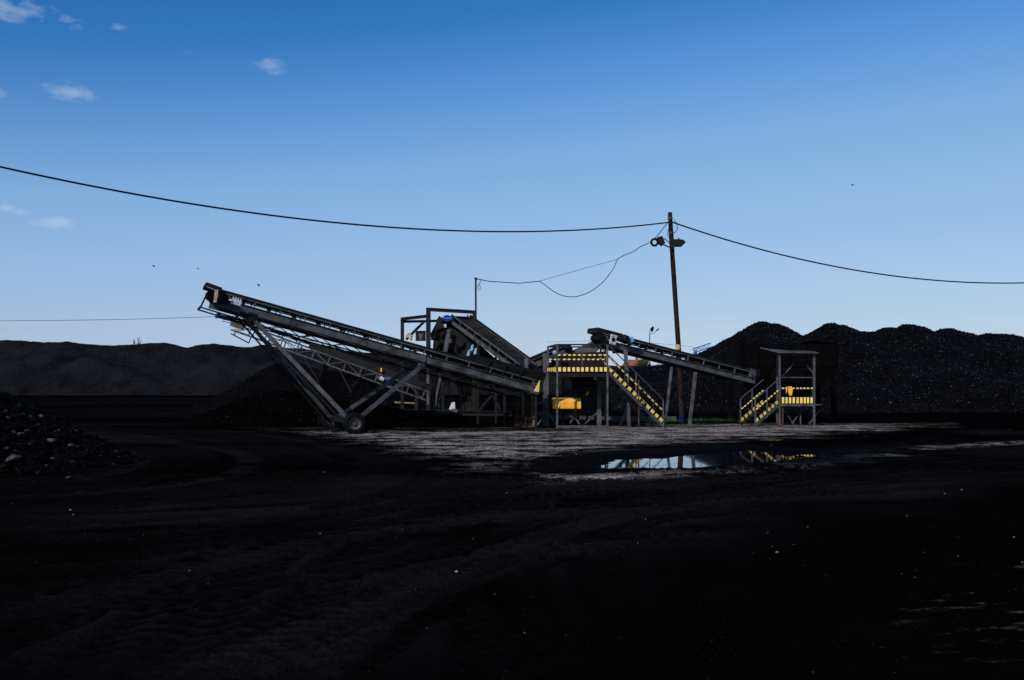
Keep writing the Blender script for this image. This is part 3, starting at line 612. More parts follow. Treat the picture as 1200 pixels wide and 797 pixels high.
# ------------------------------------------------------------------ lattice conveyor behind it
A2, B2 = P(500, 469, 43.5), P(273, 387, 43.2)
t = thing('lattice_conveyor', 'lower lattice framed conveyor hanging parallel behind the big stacker', 'conveyor', (A2.x, A2.y, 0))
f2 = Fr(A2, B2); w2 = .42
for s in (1, -1):
    for zz, nm in ((0, 'lower_chord'), (.40, 'upper_chord')):
        m = MB(); m.beam(f2.p(0, s * w2, zz), f2.p(f2.L, s * w2, zz), .06, .06, f2.n); m.build(nm, 'galv' if zz == 0 else 'steel', t)
    m = MB(); x = .2; k = 0
    while x < f2.L - .3:
        m.beam(f2.p(x, s * w2, .02), f2.p(x, s * w2, .39), .045, .045, f2.d); m.beam(f2.p(x, s * w2, .39 if k % 2 else .02), f2.p(min(x + .72, f2.L), s * w2, .02 if k % 2 else .39), .03, .03, f2.n); x += .72; k += 1
    m.build('lattice_braces', 'steel', t)
belt(f2, .62, .55, .1, t, .2, f2.L - .05, rhead=.13)
m = MB()
for s in (1, -1): m.beam(f2.p(0, s * .47, .56), f2.p(f2.L * .62, s * .47, .56), .02, .26, f2.n)
m.beam(f2.p(0, -.47, .69), f2.p(0, .47, .69), .2, .02, f2.n); m.build('belt_cover', 'dark', t)
x = .5; m0 = None
while x < f2.L - .2:
    if m0 is None:
        m = MB(); m.tube(f2.p(x, -.34, .42), f2.p(x, .34, .42), .04, 8); m.beam(f2.p(x, -.44, .4), f2.p(x, -.44, .58), .04, .04); m.beam(f2.p(x, .44, .4), f2.p(x, .44, .58), .04, .04); m0 = m.build('idler_roller', 'dark', t); x0 = x
    else: c = m0.copy(); C.objects.link(c); c.location = f2.d * (x - x0)
    x += .8
m = MB(); R2 = Matrix((f2.d, f2.l, f2.n)).transposed(); m.box(f2.p(f2.L - .25, .52, .33), .62, .06, .36, R2); m.box(f2.p(f2.L - .25, .56, .33), .5, .02, .26, R2); m.build('head_guard', 'steel', t)
m = MB(); m.tube(f2.p(f2.L, -.5, .40), f2.p(f2.L, .5, .40), .12, 16); m.build('head_drum', 'dark', t)
m = MB(); m.box(f2.p(f2.L - .38, .60, .12), .12, .06, .10, R2); m.build('junction_box', 'tan', t)
m = MB(); m.beam(f2.p(f2.L - .9, .3, -.28), f2.p(f2.L - .05, .3, -.16), .05, .05); m.beam(f2.p(f2.L - .9, .3, -.28), f2.p(f2.L - .9, .3, .0), .04, .04); m.beam(f2.p(f2.L - .2, .3, -.18), f2.p(f2.L - .2, .3, .0), .04, .04); m.build('scraper_arm', 'dark', t)
for u_t, u_b, vb in ((423, 412, 463), (438, 412, 463), (379, 396, 446), (362, 375, 448)):
    pass
for (x, footu, footv) in ((f2.L * .335, 412, 464), (f2.L * .52, 374, 452)):
    for s in (1, -1):
        foot = P(footu, footv, 43.4 - s * .5); m = MB(); m.beam(f2.p(x, s * .42, 0), foot, .10, .10); m.box(foot, .34, .34, .08); m.beam(Vector((foot.x, foot.y, 0)), foot, .12, .12); m.build('support_leg', 'soot', t)
    m = MB(); m.beam(P(footu, footv - 10, 42.9), f2.p(x, -.42, 0), .05, .05); m.beam(P(footu, footv - 10, 43.9), f2.p(x, .42, 0), .05, .05)
    m.beam(P(footu, footv - 4, 42.9), f2.p(x + 1.0, .42, 0), .05, .05); m.build('leg_brace', 'dark', t)
motor(t, f2.p(1.75, .62, .30), f2.d, .10, .26, 'blue'); motor(t, f2.p(2.1, .62, .22), f2.d, .09, .20, 'white', 'gearbox', fins=False)
m = MB(); m.box(f2.p(2.25, .62, .58), .06, .05, .16); m.build('warning_tag', 'orange', t)
# ------------------------------------------------------------------ screening plant
t = thing('screening_plant', 'dark steel screening plant in the middle with open portal frame and tall thin mast', 'screening plant', (-2.6, 47, .4))
Yf, Yr = 46.3, 49.0
def pu(u, v, Y=Yf): return P(u, v, Y)
def postz(u, vt, vb, Y=Yf, w_=.16, mat='dark', name='post'):
    m = MB(); a, b = pu(u, vt, Y), pu(u, vb, Y); b.x = a.x; m.ibeam(b, a, w_, w_, .02, (0, 1, 0)); return m.build(name, mat, t)
postz(502, 362, 484, w_=.20); postz(556, 365, 484, w_=.18); postz(471.5, 374, 484, Yr - 1); postz(519, 372, 484, Yr); postz(575, 420, 484, Yr); postz(488, 430, 484, 47)
m = MB(); m.ibeam(pu(499.5, 362.5), pu(557, 366), .16, .16, .02); m.build('portal_beam', 'dark', t)
m = MB(); m.ibeam(pu(470, 374, Yr - 1), pu(501, 370.5, Yf), .14, .14, .02); m.build('portal_beam', 'dark', t)
m = MB(); m.ibeam(pu(470, 377, Yr - 1), pu(519, 376, Yr), .12, .12, .02); m.build('portal_beam', 'dark', t)
m = MB(); m.beam(pu(498, 376, Yr - 1), pu(476, 398, Yr - 1), .12, .12); m.build('diagonal_brace', 'dark', t)
m = MB(); m.tube(pu(557.6, 385), pu(557.6, 326), .045, 10); m.tube(pu(557.6, 327), pu(557.6, 325.5), .08, 10); m.build('mast', 'dark', t)
m = MB(); m.box(pu(480, 394, 47), .26, .22, .2, Matrix.Rotation(.6, 3, 'Y')); m.tube(pu(480, 394, 46.95), pu(482, 398, 46.7), .09, 10, .05); mo = m.build('floodlight', 'tan', t)
m = MB(); m.box(pu(493, 394.5, 46.6), .44, .4, .40); m.box(pu(493, 388.5, 46.6), .54, .5, .04); mo = m.build('control_box', 'dark', t)
m = MB(); m.prism([pu(490.5, 391, 46.38), pu(496, 391, 46.38), pu(494.5, 398, 46.38), pu(491.5, 398, 46.38)], (0, -.01, 0)); m.build('cover_plate', 'steel', mo)
# vibrating screen box, inclined
fs = Fr(pu(566, 424, 47.6), pu(511, 386, 47.6)); Rs = Matrix((fs.d, fs.l, fs.n)).transposed()
for s in (1, -1):
    m = MB(); m.prism([fs.p(0, s * .85, -.35), fs.p(fs.L, s * .85, -.45), fs.p(fs.L + .1, s * .85, .35), fs.p(fs.L * .55, s * .85, .55), fs.p(0, s * .85, .40)], fs.l * .03)
    for x in np.linspace(.2, fs.L - .2, 6): m.beam(fs.p(x, s * .88, -.3), fs.p(x, s * .88, .36), .05, .05, fs.d)
    m.build('screen_side_plate', 'dark', t)
for z_ in (-.2, .15):
    m = MB(); m.box(fs.p(fs.L / 2, 0, z_), fs.L, 1.6, .04, Rs)
    for y_ in np.linspace(-.7, .7, 9): m.beam(fs.p(0, y_, z_ + .04), fs.p(fs.L, y_, z_ + .04), .03, .03, fs.n)
    m.build('screen_deck', 'dark', t)
m = MB(); m.tube(fs.p(fs.L * .5, -1.0, .1), fs.p(fs.L * .5, 1.05, .1), .2, 18); m.build('vibrator_shaft', 'dark', t)
motor(t, pu(524, 373.5, 46.6), (1, 0, 0), .13, .34, 'blue', cap='blue')
m = MB(); m.box(pu(521, 382, 46.6), .18, .16, .16); m.build('motor_bracket', 'white', t)
m = MB(); m.prism([pu(509, 386, 46.9), pu(515, 374, 46.9), pu(529, 378, 46.9), pu(529, 428, 46.9), pu(506, 424, 46.9)], (0, .06, 0)); m.build('back_plate', 'soot', t)
m = MB(); m.prism([pu(528, 381, 47.0), pu(531, 376, 47.0), pu(586, 425, 47.0), pu(580, 432, 47.0), pu(528, 430, 47.0)], (0, 1.2, 0)); m.build('screen_chute', 'soot', t)
for k, (u, v, s_) in enumerate([(511, 386, .16), (508, 395, .18), (518, 392, .14), (512, 404, .2), (521, 410, .15), (507, 413, .16)]):
    m = MB(); m.box(pu(u, v, 46.6), s_, .3, s_ * 1.7, Matrix.Rotation(.2 * (k % 3), 3, 'Y')); m.tube(pu(u, v, 46.45), pu(u, v, 46.35), s_ * .4, 14); m.tube(pu(u + 3, v + 6, 46.5), pu(u + 3, v - 6, 46.5), .03, 8); m.build('spring_housing', 'dark', t)
m = MB(); m.prism([pu(512, 374, 46.4), pu(515, 370, 46.4), pu(517, 372, 46.4), pu(519, 384, 46.4), pu(510, 388, 46.4)], (0, .3, 0)); m.build('feed_lip', 'dark', t)
m = MB(); m.prism([pu(524, 386, 46.35), pu(528, 386, 46.35), pu(524, 412, 46.35), pu(519, 412, 46.35)], (0, .1, 0)); m.build('side_strut', 'steel', t)
m = MB(); m.tube(pu(528, 402, 46.2), pu(528, 397, 46.2), .09, 12); m.build('air_cylinder', 'galv', t)
for u, v in ((549, 414), (553, 408), (557, 412)):
    m = MB(); m.box(pu(u, v, 46.1), .12, .08, .26, Matrix.Rotation(.3, 3, 'Y')); m.tube(pu(u + 1, v - 3, 46.08), pu(u + 1, v - 3, 46.0), .05, 8); m.build('valve', 'paleblue', t)
# hopper and chutes under the screen
m = MB(); bx = [pu(528, 432, 46.6), pu(566, 432, 46.6), pu(566, 432, 48.6), pu(528, 436, 48.6)]; bt = [pu(540, 466, 47.2), pu(556, 466, 47.2), pu(556, 466, 48.0), pu(540, 466, 48.0)]
m.add(bx + bt, [(0, 1, 5, 4), (1, 2, 6, 5), (2, 3, 7, 6), (3, 0, 4, 7), (0, 3, 2, 1), (4, 5, 6, 7)]); m.build('under_hopper', 'dark', t)
m = MB(); m.box(pu(549, 475, 47.5), .6, .8, .9); m.build('discharge_chute', 'dark', t)
for a, b, w_ in (((501, 440), (515, 478), .1), ((517, 438), (509, 478), .12), ((534, 444), (512, 470), .1), ((505, 462), (534, 452), .07), ((566, 440), (586, 480), .1), ((590, 448), (560, 482), .1)):
    m = MB(); m.beam(pu(*a), pu(*b), w_, w_); m.build('brace', 'dark' if w_ < .12 else 'steel', t)
postz(501.5, 432, 474, 45.9, .11, 'steel', 'support_leg')
m = MB(); m.ibeam(pu(468, 484, 46.1), pu(600, 485, 46.1), .2, .22, .03); m.ibeam(pu(468, 482, 49), pu(600, 483, 49), .2, .22, .03); m.build('skid_base', 'dark', t)
m = MB(); m.beam(pu(511, 481.5, 45.7), pu(536, 481.5, 45.7), .3, .12); m.build('step_plate', 'steel', t)
m = MB(); m.prism([pu(526, 480, 45.85), pu(529, 472, 45.85), pu(533, 471, 45.85), pu(533.5, 479, 45.85)], (0, .15, 0)); m.build('inspection_plate', 'white', t)
m = MB()
for k in range(5): m.path([pu(510 + 9 * k + 3 * math.sin(j + k), 420 + j * 10, 46.0 + .1 * k) for j in range(6)], .02, 5)
m.build('hydraulic_hose', 'black', t)
# platform grating at mid height
m = MB(); m.beam(pu(503, 430, 47.4), pu(580, 431, 47.4), 2.0, .06); m.build('walkway_floor', 'dark', t)
# pale planks and scraps of liner lying on the heap
def heap_point(u, v):
    for Y_ in np.arange(46, 53.5, .05):
        p = P(u, v, float(Y_)); z = float(surf_interp(Hm, mx_, my_, np.array([p.x]), np.array([p.y]))[0])
        if p.z <= z + .03: return p
    return P(u, v, 52)
o = MB().beam(heap_point(463, 471.5), heap_point(485, 472.5), .2, .07).build('timber_plank', 'tan'); tag(o, 'pale timber plank lying on the coal behind the wheeled stacker rear leg', 'plank')
# ------------------------------------------------------------------ steep feed conveyor
t = thing('feed_conveyor', 'steep wide black feed conveyor climbing left to the top of the screen', 'conveyor', (.9, 41, 0))
H3, T3 = P(537, 378, 47.0), P(617.5, 437, 41.2)
f3 = Fr(T3, H3); wB = .80; w2 = wB / 2
for s in (1, -1):
    m = MB(); m.beam(f3.p(0, s * w2, .05), f3.p(f3.L, s * w2, .05), .05, .16, f3.n); m.beam(f3.p(0, s * w2, .36), f3.p(f3.L, s * w2, .36), .06, .05, f3.n)
    for x in np.arange(.4, f3.L, .8): m.beam(f3.p(x, s * w2, .12), f3.p(x, s * w2, .34), .05, .04, f3.d)
    m.build('side_frame', 'steel', t)
bm_ = MT['black']; MT['black'] = MT['greybelt']; belt(f3, .70, .30, .1, t, .1, f3.L, trough=.08, rhead=.16)
MT['black'] = bm_
m = MB(); m.tube(f3.p(f3.L, -.5, .15), f3.p(f3.L, .5, .15), .15, 20); m.build('head_drum', 'dark', t)
m = MB(); m.prism([f3.p(0, -.43, .2), f3.p(f3.L - .2, -.43, .3), f3.p(f3.L - .3, -.43, .50), f3.p(.1, -.43, .44)], f3.l * .02); m.build('wind_guard', 'dark', t)
m = MB(); q = f3.p(0, .5, .1); m.prism([P(614.5, 420, 40.9), P(619, 420, 40.9), P(619, 437, 40.9), P(614.5, 437, 40.9)], (0, .08, 0)); m.build('end_plate', 'steel', t)
m = MB(); m.box(f3.p(1.2, .52, -.05), .22, .05, .08); m.build('name_plate', 'yellow', t)
for x in (1.2, f3.L * .55):
    for s in (1, -1):
        a = f3.p(x, s * .45, 0); m = MB(); m.beam(a, Vector((a.x, a.y, 0)), .1, .1); m.build('support_leg', 'dark', t)
# ------------------------------------------------------------------ transfer conveyor and chute between the feed belt and the platform
t = thing('transfer_conveyor', 'short transfer conveyor with hooded chute left of the yellow striped platform', 'conveyor', (1.5, 42, 0))
f4 = Fr(P(619, 428, 42.6), P(659, 411, 43.4)); w2 = .4
for s in (1, -1):
    m = MB(); m.beam(f4.p(0, s * w2, .0), f4.p(f4.L, s * w2, .0), .05, .16, f4.n); m.beam(f4.p(0, s * w2, .2), f4.p(f4.L, s * w2, .2), .04, .04, f4.n); m.build('side_frame', 'steel', t)
belt(f4, .66, .14, .1, t, .05, f4.L, trough=.05, rhead=.13)
m = MB(); m.tube(f4.p(f4.L + .05, -.5, .05), f4.p(f4.L + .05, .5, .05), .19, 20); m.build('head_drum', 'black', t)
m = MB(); m.prism([P(621, 425, 42), P(635, 423, 42), P(634, 428, 42), P(626, 433, 42), P(622, 437, 42)], (0, .9, 0)); m.build('chute_plate', 'galv', t)
m = MB(); m.prism([P(666, 413, 43.2), P(700, 397, 43.2), P(704, 408, 43.2), P(690, 420, 43.2), P(666, 420, 43.2)], (0, 1.0, 0)); m.build('chute_hood', 'steel', t)
m = MB(); m.prism([P(646, 419, 42.9), P(668, 414, 42.9), P(709, 412, 42.9), P(709, 437, 42.9), P(646, 437, 42.9)], (0, .25, 0)); m.build('chute_side', 'dark', t)
motor(t, P(650, 413.5, 42.3), (1, 0, 0), .08, .16, 'paleblue')
for u in (624, 660, 688):
    a = P(u, 425, 43.2); m = MB(); m.beam(a, Vector((a.x, a.y, 0)), .09, .09); m.build('support_leg', 'dark', t)
m = MB(); m.beam(P(625, 430, 43.3), P(690, 430, 43.3), .08, .1); m.build('cross_beam', 'dark', t)
# ------------------------------------------------------------------ striped access platform with stair
def striped_plank(p, q, h, th, n, parent, name='toe_board', duty=.6, lead=.25):
    p = Vector(p); q = Vector(q); m = MB(); m.beam(p, q, th, h); m.cur = 1; d = (q - p) / n
    wv = Vector((0, 0, 1)).cross(d).normalized() * .004
    for i in range(n):
        j = random.uniform(-.06, .06); a = p + d * (i + lead + j); m.beam(a, a + d * (duty + random.uniform(-.05, .05)), th + .01, h * .97)
    return m.build(name, ['dark', 'yellow'], parent)
def taped_rail(p, q, r, n, parent, name='hand_rail', duty=.55, lead=.2, n0=0):
    p = Vector(p); q = Vector(q); m = MB(); m.tube(p, q, r, 8); m.cur = 1; d = (q - p) / n
    for i in range(n):
        j = random.uniform(-.08, .08); a = p + d * (i + lead + j); m.tube(a, a + d * (duty + random.uniform(-.1, .05)), r + .012, 8)
    return m.build(name, ['galv', 'yellow'], parent)
FL = 2.24
t = thing('access_platform', 'steel access platform with yellow striped toe boards and a stair down its right side', 'platform', (2.7, 40.6, 0))
FLc, FRc = Vector((1.78, 39.25, 0)), Vector((3.76, 39.25, 0)); RLc, RRc = Vector((1.50, 41.6, 0)), Vector((3.9, 41.6, 0))
zt = Vector((0, 0, FL + 1.08)); zf = Vector((0, 0, FL))
for c in (FLc, FRc, RLc, RRc): MB().beam(c, c + zt, .07, .07).build('post', 'steel', t)
mc = FLc.lerp(FRc, .5); MB().beam(mc + zf, mc + zt, .05, .05).build('post', 'steel', t)
for a, b in ((FLc, FRc), (FLc, RLc), (RLc, RRc)): MB().beam(a + zt, b + zt, .055, .055).build('top_rail', 'dark', t)
taped_rail(FLc + zf + Vector((0, -.03, .66)), FRc + zf + Vector((0, -.03, .66)), .022, 10, t, 'mid_rail')
taped_rail(RLc + zf + Vector((0, 0, .55)), RRc + zf + Vector((0, 0, .55)), .022, 12, t, 'mid_rail')
striped_plank(FLc + zf + Vector((0, -.04, .10)), FRc + zf + Vector((0, -.04, .10)), .17, .02, 11, t)
striped_plank(FLc + zf + Vector((-.02, 0, .12)), RLc + zf + Vector((-.02, 0, .12)), .15, .02, 5, t)
striped_plank(RLc + zf + Vector((0, 0, .12)), RRc + zf + Vector((0, 0, .12)), .15, .02, 12, t)
m = MB(); m.beam(FLc.lerp(RLc, .5) + zf - Vector((0, 0, .03)), FRc.lerp(RRc, .5) + zf - Vector((0, 0, .03)), 2.3, .05)
for yy in (0, .33, .66, 1): m.beam(FLc.lerp(RLc, yy) + zf - Vector((0, 0, .13)), FRc.lerp(RRc, yy) + zf - Vector((0, 0, .13)), .06, .13)
m.build('floor_grating', 'dark', t)
m = MB(); m.ibeam(P(638.5, 499, 41.8), P(638.5, 414, 41.8), .17, .17, .025, (0, 1, 0)); m.build('column', 'steel', t)
m = MB(); m.ibeam(P(702, 499, 40.9), P(702, 440, 40.9), .17, .17, .025, (0, 1, 0)); m.build('column', 'steel', t)
m = MB(); m.beam(FLc + Vector((0, 0, .08)), FRc + Vector((0, 0, .08)), .09, .10); m.build('sill_beam', 'galv', t)
for a, b in (((642, 484), (652, 497)), ((685, 497), (699, 484)), ((671, 484), (679, 497)), ((668, 496), (674, 485))): MB().beam(P(*a, 41), P(*b, 41), .09, .06).build('knee_brace', 'steel', t)
MB().beam(P(711, 437, 39.4), P(701, 424, 41), .05, .05).build('knee_brace', 'dark', t)
# stair
def stair(t, top, foot, wvec, n, toe_n, rail_n, rails=(True, True), nose='yellow', toe=(True, True)):
    """top/foot: near stringer ends; wvec: vector to the far stringer"""
    top = Vector(top); foot = Vector(foot); d = foot - top; wv = Vector(wvec)
    for s, off in enumerate((Vector((0, 0, 0)), wv)):
        MB().beam(top + off, foot + off, .03, .14).build('stringer', 'galv', t)
        if toe[s]: striped_plank(top + off + Vector((0, -.02, .17)), foot + off + Vector((0, -.02, .17)), .14, .014, toe_n, t)
        if rails[s]:
            taped_rail(top + off + Vector((0, -.02, .62)), foot + off + Vector((0, -.02, .62)), .02, rail_n, t, 'mid_rail')
            MB().tube(top + off + Vector((0, 0, 1.08)), foot + off + Vector((0, 0, 1.08)), .024, 8).build('hand_rail', 'galv', t)
            for k in (0.5, 1.0): q = top + off + d * k; MB().beam(Vector((q.x, q.y, max(0, q.z - .1) if k < 1 else 0)), q + Vector((0, 0, 1.08)), .05, .05).build('rail_post', 'galv', t)
    for i in range(n):
        c = top + d * ((i + .5) / n); hv = Vector((d.x, d.y, 0)).normalized()
        m = MB(); m.box(c + wv / 2, .23, wv.length - .04, .03, Matrix((hv, Vector((-hv.y, hv.x, 0)), Vector((0, 0, 1)))).transposed()); m.cur = 1
        m.box(c + wv / 2 + hv * .118, .012, wv.length - .06, .05, Matrix((hv, Vector((-hv.y, hv.x, 0)), Vector((0, 0, 1)))).transposed()); m.build('tread', ['dark', nose if i % 2 else 'dark'], t)
S0 = Vector((3.80, 39.3, FL - .02)); S1 = Vector((6.12, 40.35, .06)); dv = Vector((S1.x - S0.x, S1.y - S0.y, 0)).normalized(); wv = Vector((-dv.y, dv.x, 0)) * .75
stair(t, S0, S1, wv, 11, 12, 13, rails=(True, True), toe=(True, False))
MB().beam(P(748.5, 502, 39.6), P(748.5, 445, 39.6), .05, .05).build('stair_prop', 'rust', t)
# yellow belt guard hanging inside the platform
m = MB(); x0, x1 = P(646, 0, 40.8).x, P(680, 0, 40.8).x
pr = [(40.42, .76), (40.40, .80), (40.40, 1.04), (40.60, 1.17), (41.1, 1.20), (41.2, .76)]
m.add([(x0 + .05, y, z) for y, z in pr] + [(x1, y, z) for y, z in pr], [tuple(range(6)), tuple(range(11, 5, -1))] + [(i, (i + 1) % 6, 6 + (i + 1) % 6, 6 + i) for i in range(6)])
gd = m.build('belt_guard', 'orange'); tag(gd, 'bright orange yellow sheet metal belt guard hung beneath the striped platform', 'guard')
for z in (.80, 1.0): pass
m = MB()
for xx in (x0 + .3, x1 - .2): m.beam((xx, 40.9, 1.19), (xx, 40.9, FL - .1), .04, .04)
m.build('hanger', 'dark', gd)
m = MB(); m.lathe((x0 + .02, 40.8, .97), (1, 0, 0), [(.06, -.03), (.22, -.03), (.22, .03), (.06, .03)], 16); m.build('end_cap', 'dark', gd)
# crusher in the shade under the platform
t = thing('crusher', 'dark crusher with feed hopper standing under the striped platform', 'crusher', (3.0, 41.8, 0))
m = MB(); m.box((3.15, 41.9, 1.1), .95, 1.0, 1.0); m.tube((3.15, 41.35, 1.1), (3.15, 41.25, 1.1), .34, 22); m.build('body', 'dark', t)
m = MB(); m.add([(2.4, 41.3, 2.1), (3.9, 41.3, 2.1), (3.9, 42.7, 2.1), (2.4, 42.7, 2.1), (2.75, 41.5, 1.62), (3.55, 41.5, 1.62), (3.55, 42.4, 1.62), (2.75, 42.4, 1.62)], [(0, 1, 5, 4), (1, 2, 6, 5), (2, 3, 7, 6), (3, 0, 4, 7), (4, 5, 6, 7)]); m.build('feed_hopper', 'dark', t)
motor(t, (2.62, 41.5, 1.75), (0, 0, 1), .11, .5, 'dark', cap='paleblue')
for x_ in (2.75, 3.55):
    for y_ in (41.5, 42.3): MB().beam((x_, y_, 0), (x_, y_, .62), .12, .12).build('leg', 'dark', t)
m = MB(); m.box((3.45, 40.9, 2.0), .16, .08, .12, Matrix.Rotation(.3, 3, 'Y')); m.build('work_lamp', 'white', t)
m = MB(); m.prism([(3.05, 41.2, 1.30), (3.12, 41.2, 1.46), (3.2, 41.2, 1.44), (3.14, 41.2, 1.32)], (0, .03, 0)); m.build('guard_tag', 'orange', t)
# rusty mesh guard left of it
t = thing('mesh_guard', 'rusty brown mesh guard panel leaning left of the platform', 'guard', (.7, 40.4, 0))
m = MB(); a, b, c, d = P(603, 499, 40.6), P(625, 500, 40.2), P(629, 471, 40.2), P(607, 472, 40.6)
for p_, q_ in ((a, b), (b, c), (c, d), (d, a)): m.beam(p_, q_, .05, .05)
m.build('frame', 'rust', t)
m = MB()
for k in range(1, 14): m.beam(a.lerp(b, k / 14), d.lerp(c, k / 14), .012, .012)
for k in range(1, 16): m.beam(a.lerp(d, k / 16), b.lerp(c, k / 16), .012, .012)
m.build('mesh', 'rust', t)
for a, b in (((625, 500), (629, 472)), ((627, 472), (637, 472)), ((628, 482), (636, 490)), ((630, 498), (638, 488))): MB().beam(P(*a, 40.0), P(*b, 40.6), .06, .06).build('brace', 'steel', t)
# ------------------------------------------------------------------ right conveyor
t = thing('product_conveyor', 'grey conveyor sloping down right from the platform to the striped stair shelter', 'conveyor', (7, 41.5, 0))
A5, B5 = P(880, 450, 43.2) + Vector((0, .45, 0)), P(699, 404, 40.3) + Vector((0, .45, 0))
f5 = conveyor(t, A5, B5, .9, ch=.24, gap=.23, pitch=.8, lattice=False, rh=.17)
L5 = f5.L
m = MB(); m.tube(f5.p(L5 + .1, .2, .22), f5.p(L5 + .1, .75, .22), .16, 18); m.build('drive_drum', 'black', t)
m = MB(); R5 = Matrix((f5.d, f5.l, f5.n)).transposed(); m.box(f5.p(L5 - .42, .62, .30), .26, .06, .40, R5)
for i in range(-1, 2, 2):
    for j in range(-1, 2, 2): m.tube(f5.p(L5 - .42 + .1 * i, .65, .30 + .15 * j), f5.p(L5 - .42 + .1 * i, .69, .30 + .15 * j), .035, 8)
m.cur = 1; m.tube(f5.p(L5 - .42, .65, .30), f5.p(L5 - .42, .665, .30), .085, 14); m.build('bearing_plate', ['white', 'black'], t)
motor(t, f5.p(L5 - .85, .75, .42), f5.l, .14, .30, 'dark', cap='dark'); motor(t, f5.p(L5 - 1.12, .72, .44), f5.l, .12, .2, 'paleblue', 'gearbox', fins=False, cap='paleblue')
m = MB(); m.beam(f5.p(L5 + .25, .45, .56), f5.p(L5 - .9, .45, .56), .03, .2, f5.n); m.beam(f5.p(L5 + .25, -.45, .56), f5.p(L5 - .9, -.45, .56), .03, .2, f5.n); m.beam(f5.p(L5 + .25, -.45, .56), f5.p(L5 + .25, .45, .56), .03, .2, f5.n); m.build('head_guard', 'dark', t)
for s in (1, -1):
    y0_ = .35 * s
    m = MB(); a = P(815, 436, 42.3 - y0_); b = P(808, 491, 42.3 - y0_); b.z = 0; m.ibeam(b, a, .13, .13, .02, (0, 1, 0)); m.build('support_leg', 'steel', t)
    m = MB(); a = P(733, 410, 40.9 - y0_); b = P(737, 500, 40.9 - y0_); b.z = 0; m.ibeam(b, a, .15, .15, .02, (0, 1, 0)); m.build('support_leg', 'steel', t)
    m = MB(); a = P(704, 405, 40.8 - y0_); b = a.copy(); b.z = FL; m.beam(b, a, .08, .08); m.build('support_leg', 'dark', t)
for s in (1, -1): a = P(787, 430, 41.9 - .3 * s); b = P(779, 490, 41.9 - .3 * s); b.z = 0; MB().ibeam(b, a, .10, .10, .02, (0, 1, 0)).build('support_leg', 'steel', t)
MB().beam(P(726, 500, 40.9), P(745, 455, 40.9), .07, .07).build('leg_brace', 'dark', t)
MB().beam(P(727, 455, 40.9), P(742, 500, 40.9), .07, .07).build('leg_brace', 'dark', t)
m = MB(); m.box(f5.p(.1, 0, .5), .5, .95, .3, R5); m.build('tail_box', 'dark', t)
m = MB(); m.box(f5.p(.25, .53, .42), .3, .02, .34, R5); m.build('access_cover', 'steel', t)
# ------------------------------------------------------------------ feed hopper behind the shelter
t = thing('feed_hopper', 'big black feed hopper heaped with coal behind the shelter', 'hopper', (12.6, 47, 0))
m = MB(); q = [(10.45, 45.8), (15.0, 45.8), (15.0, 48.6), (10.45, 48.6)]; q2 = [(11.6, 46.4), (13.9, 46.4), (13.9, 48.0), (11.6, 48.0)]
m.add([(x, y, 3.62) for x, y in q] + [(x, y, 2.6) for x, y in q] + [(x, y, 1.2) for x, y in q2] + [(x + (.06 if x < 12 else -.06), y + (.06 if y < 47 else -.06), 3.62) for x, y in q] + [(x + (.06 if x < 12 else -.06), y + (.06 if y < 47 else -.06), 2.7) for x, y in q],
      [(0, 1, 5, 4), (1, 2, 6, 5), (2, 3, 7, 6), (3, 0, 4, 7), (4, 5, 9, 8), (5, 6, 10, 9), (6, 7, 11, 10), (7, 4, 8, 11), (8, 9, 10, 11), (0, 12, 13, 1), (1, 13, 14, 2), (2, 14, 15, 3), (3, 15, 12, 0), (12, 16, 17, 13), (13, 17, 18, 14), (14, 18, 19, 15), (15, 19, 16, 12), (16, 19, 18, 17)]); m.build('bin_wall', 'soot', t)
for x_ in np.linspace(10.6, 14.9, 7): MB().beam((x_, 45.76, 2.62), (x_, 45.76, 3.60), .08, .06).build('stiffener', 'soot', t)
for x_, y_ in ((10.6, 45.95), (14.85, 45.95), (10.6, 48.4), (14.85, 48.4)): MB().beam((x_, y_, 0), (x_, y_, 2.6), .2, .2).build('leg', 'soot', t)
gx, gy, gf = grid(np.linspace(-2.2, 2.2, 40), np.linspace(-1.3, 1.3, 24)); gz = .28 * np.exp(-((gx - 1.2) / .8) ** 2) + .1 * fbm(gx * 2, gy * 2, 3) + .02
hp = np_mesh('coal_load', np.stack([gx + 12.72 - 12.6, gy + 47.2 - 47, gz + 3.5], -1).reshape(-1, 3), gf, MP); hp.parent = t; hp['kind'] = 'stuff'
m = MB(); m.box((12.7, 47.2, 1.0), 2.2, 1.5, .4); m.box((12.7, 46.2, 1.7), 1.5, .6, 1.4); m.build('belt_feeder', 'soot', t)
# ------------------------------------------------------------------ shelter with striped stair
t = thing('stair_shelter', 'roofed steel operator stand with yellow striped floor edge and left hand stair', 'shelter', (12, 43, 0))
YF = 42.2; xl, xr = P(913.5, 0, YF).x, P(954, 0, YF).x; FZ = CAMH + (HOR - 473.5) / FPX * YF; RZ = 3.08
cor = [(xl, YF), (xr, YF), (xl + .35, YF + 1.7), (xr + .45, YF + 1.7)]
for i, (x_, y_) in enumerate(cor): MB().beam((x_, y_, 0), (x_, y_, RZ + (.0 if i < 2 else .12)), .08 if i < 2 else .06, .08).build('post', 'galv' if i < 2 else 'steel', t)
m = MB(); m.prism([(xl - .75, YF + .3, RZ + .22), (xl - .1, YF - .25, RZ), (xr + .12, YF - .25, RZ - .02), (xr + .6, YF + 1.9, RZ + .02), (xl - .2, YF + 1.9, RZ + .24)], (0, 0, .04))
for k in range(16):
    x_ = xl + (xr - xl) * k / 15; m.beam((x_, YF - .23, RZ + .05), (x_ + .3, YF + 1.85, RZ + .16), .025, .03)
m.build('roof', 'steel', t)
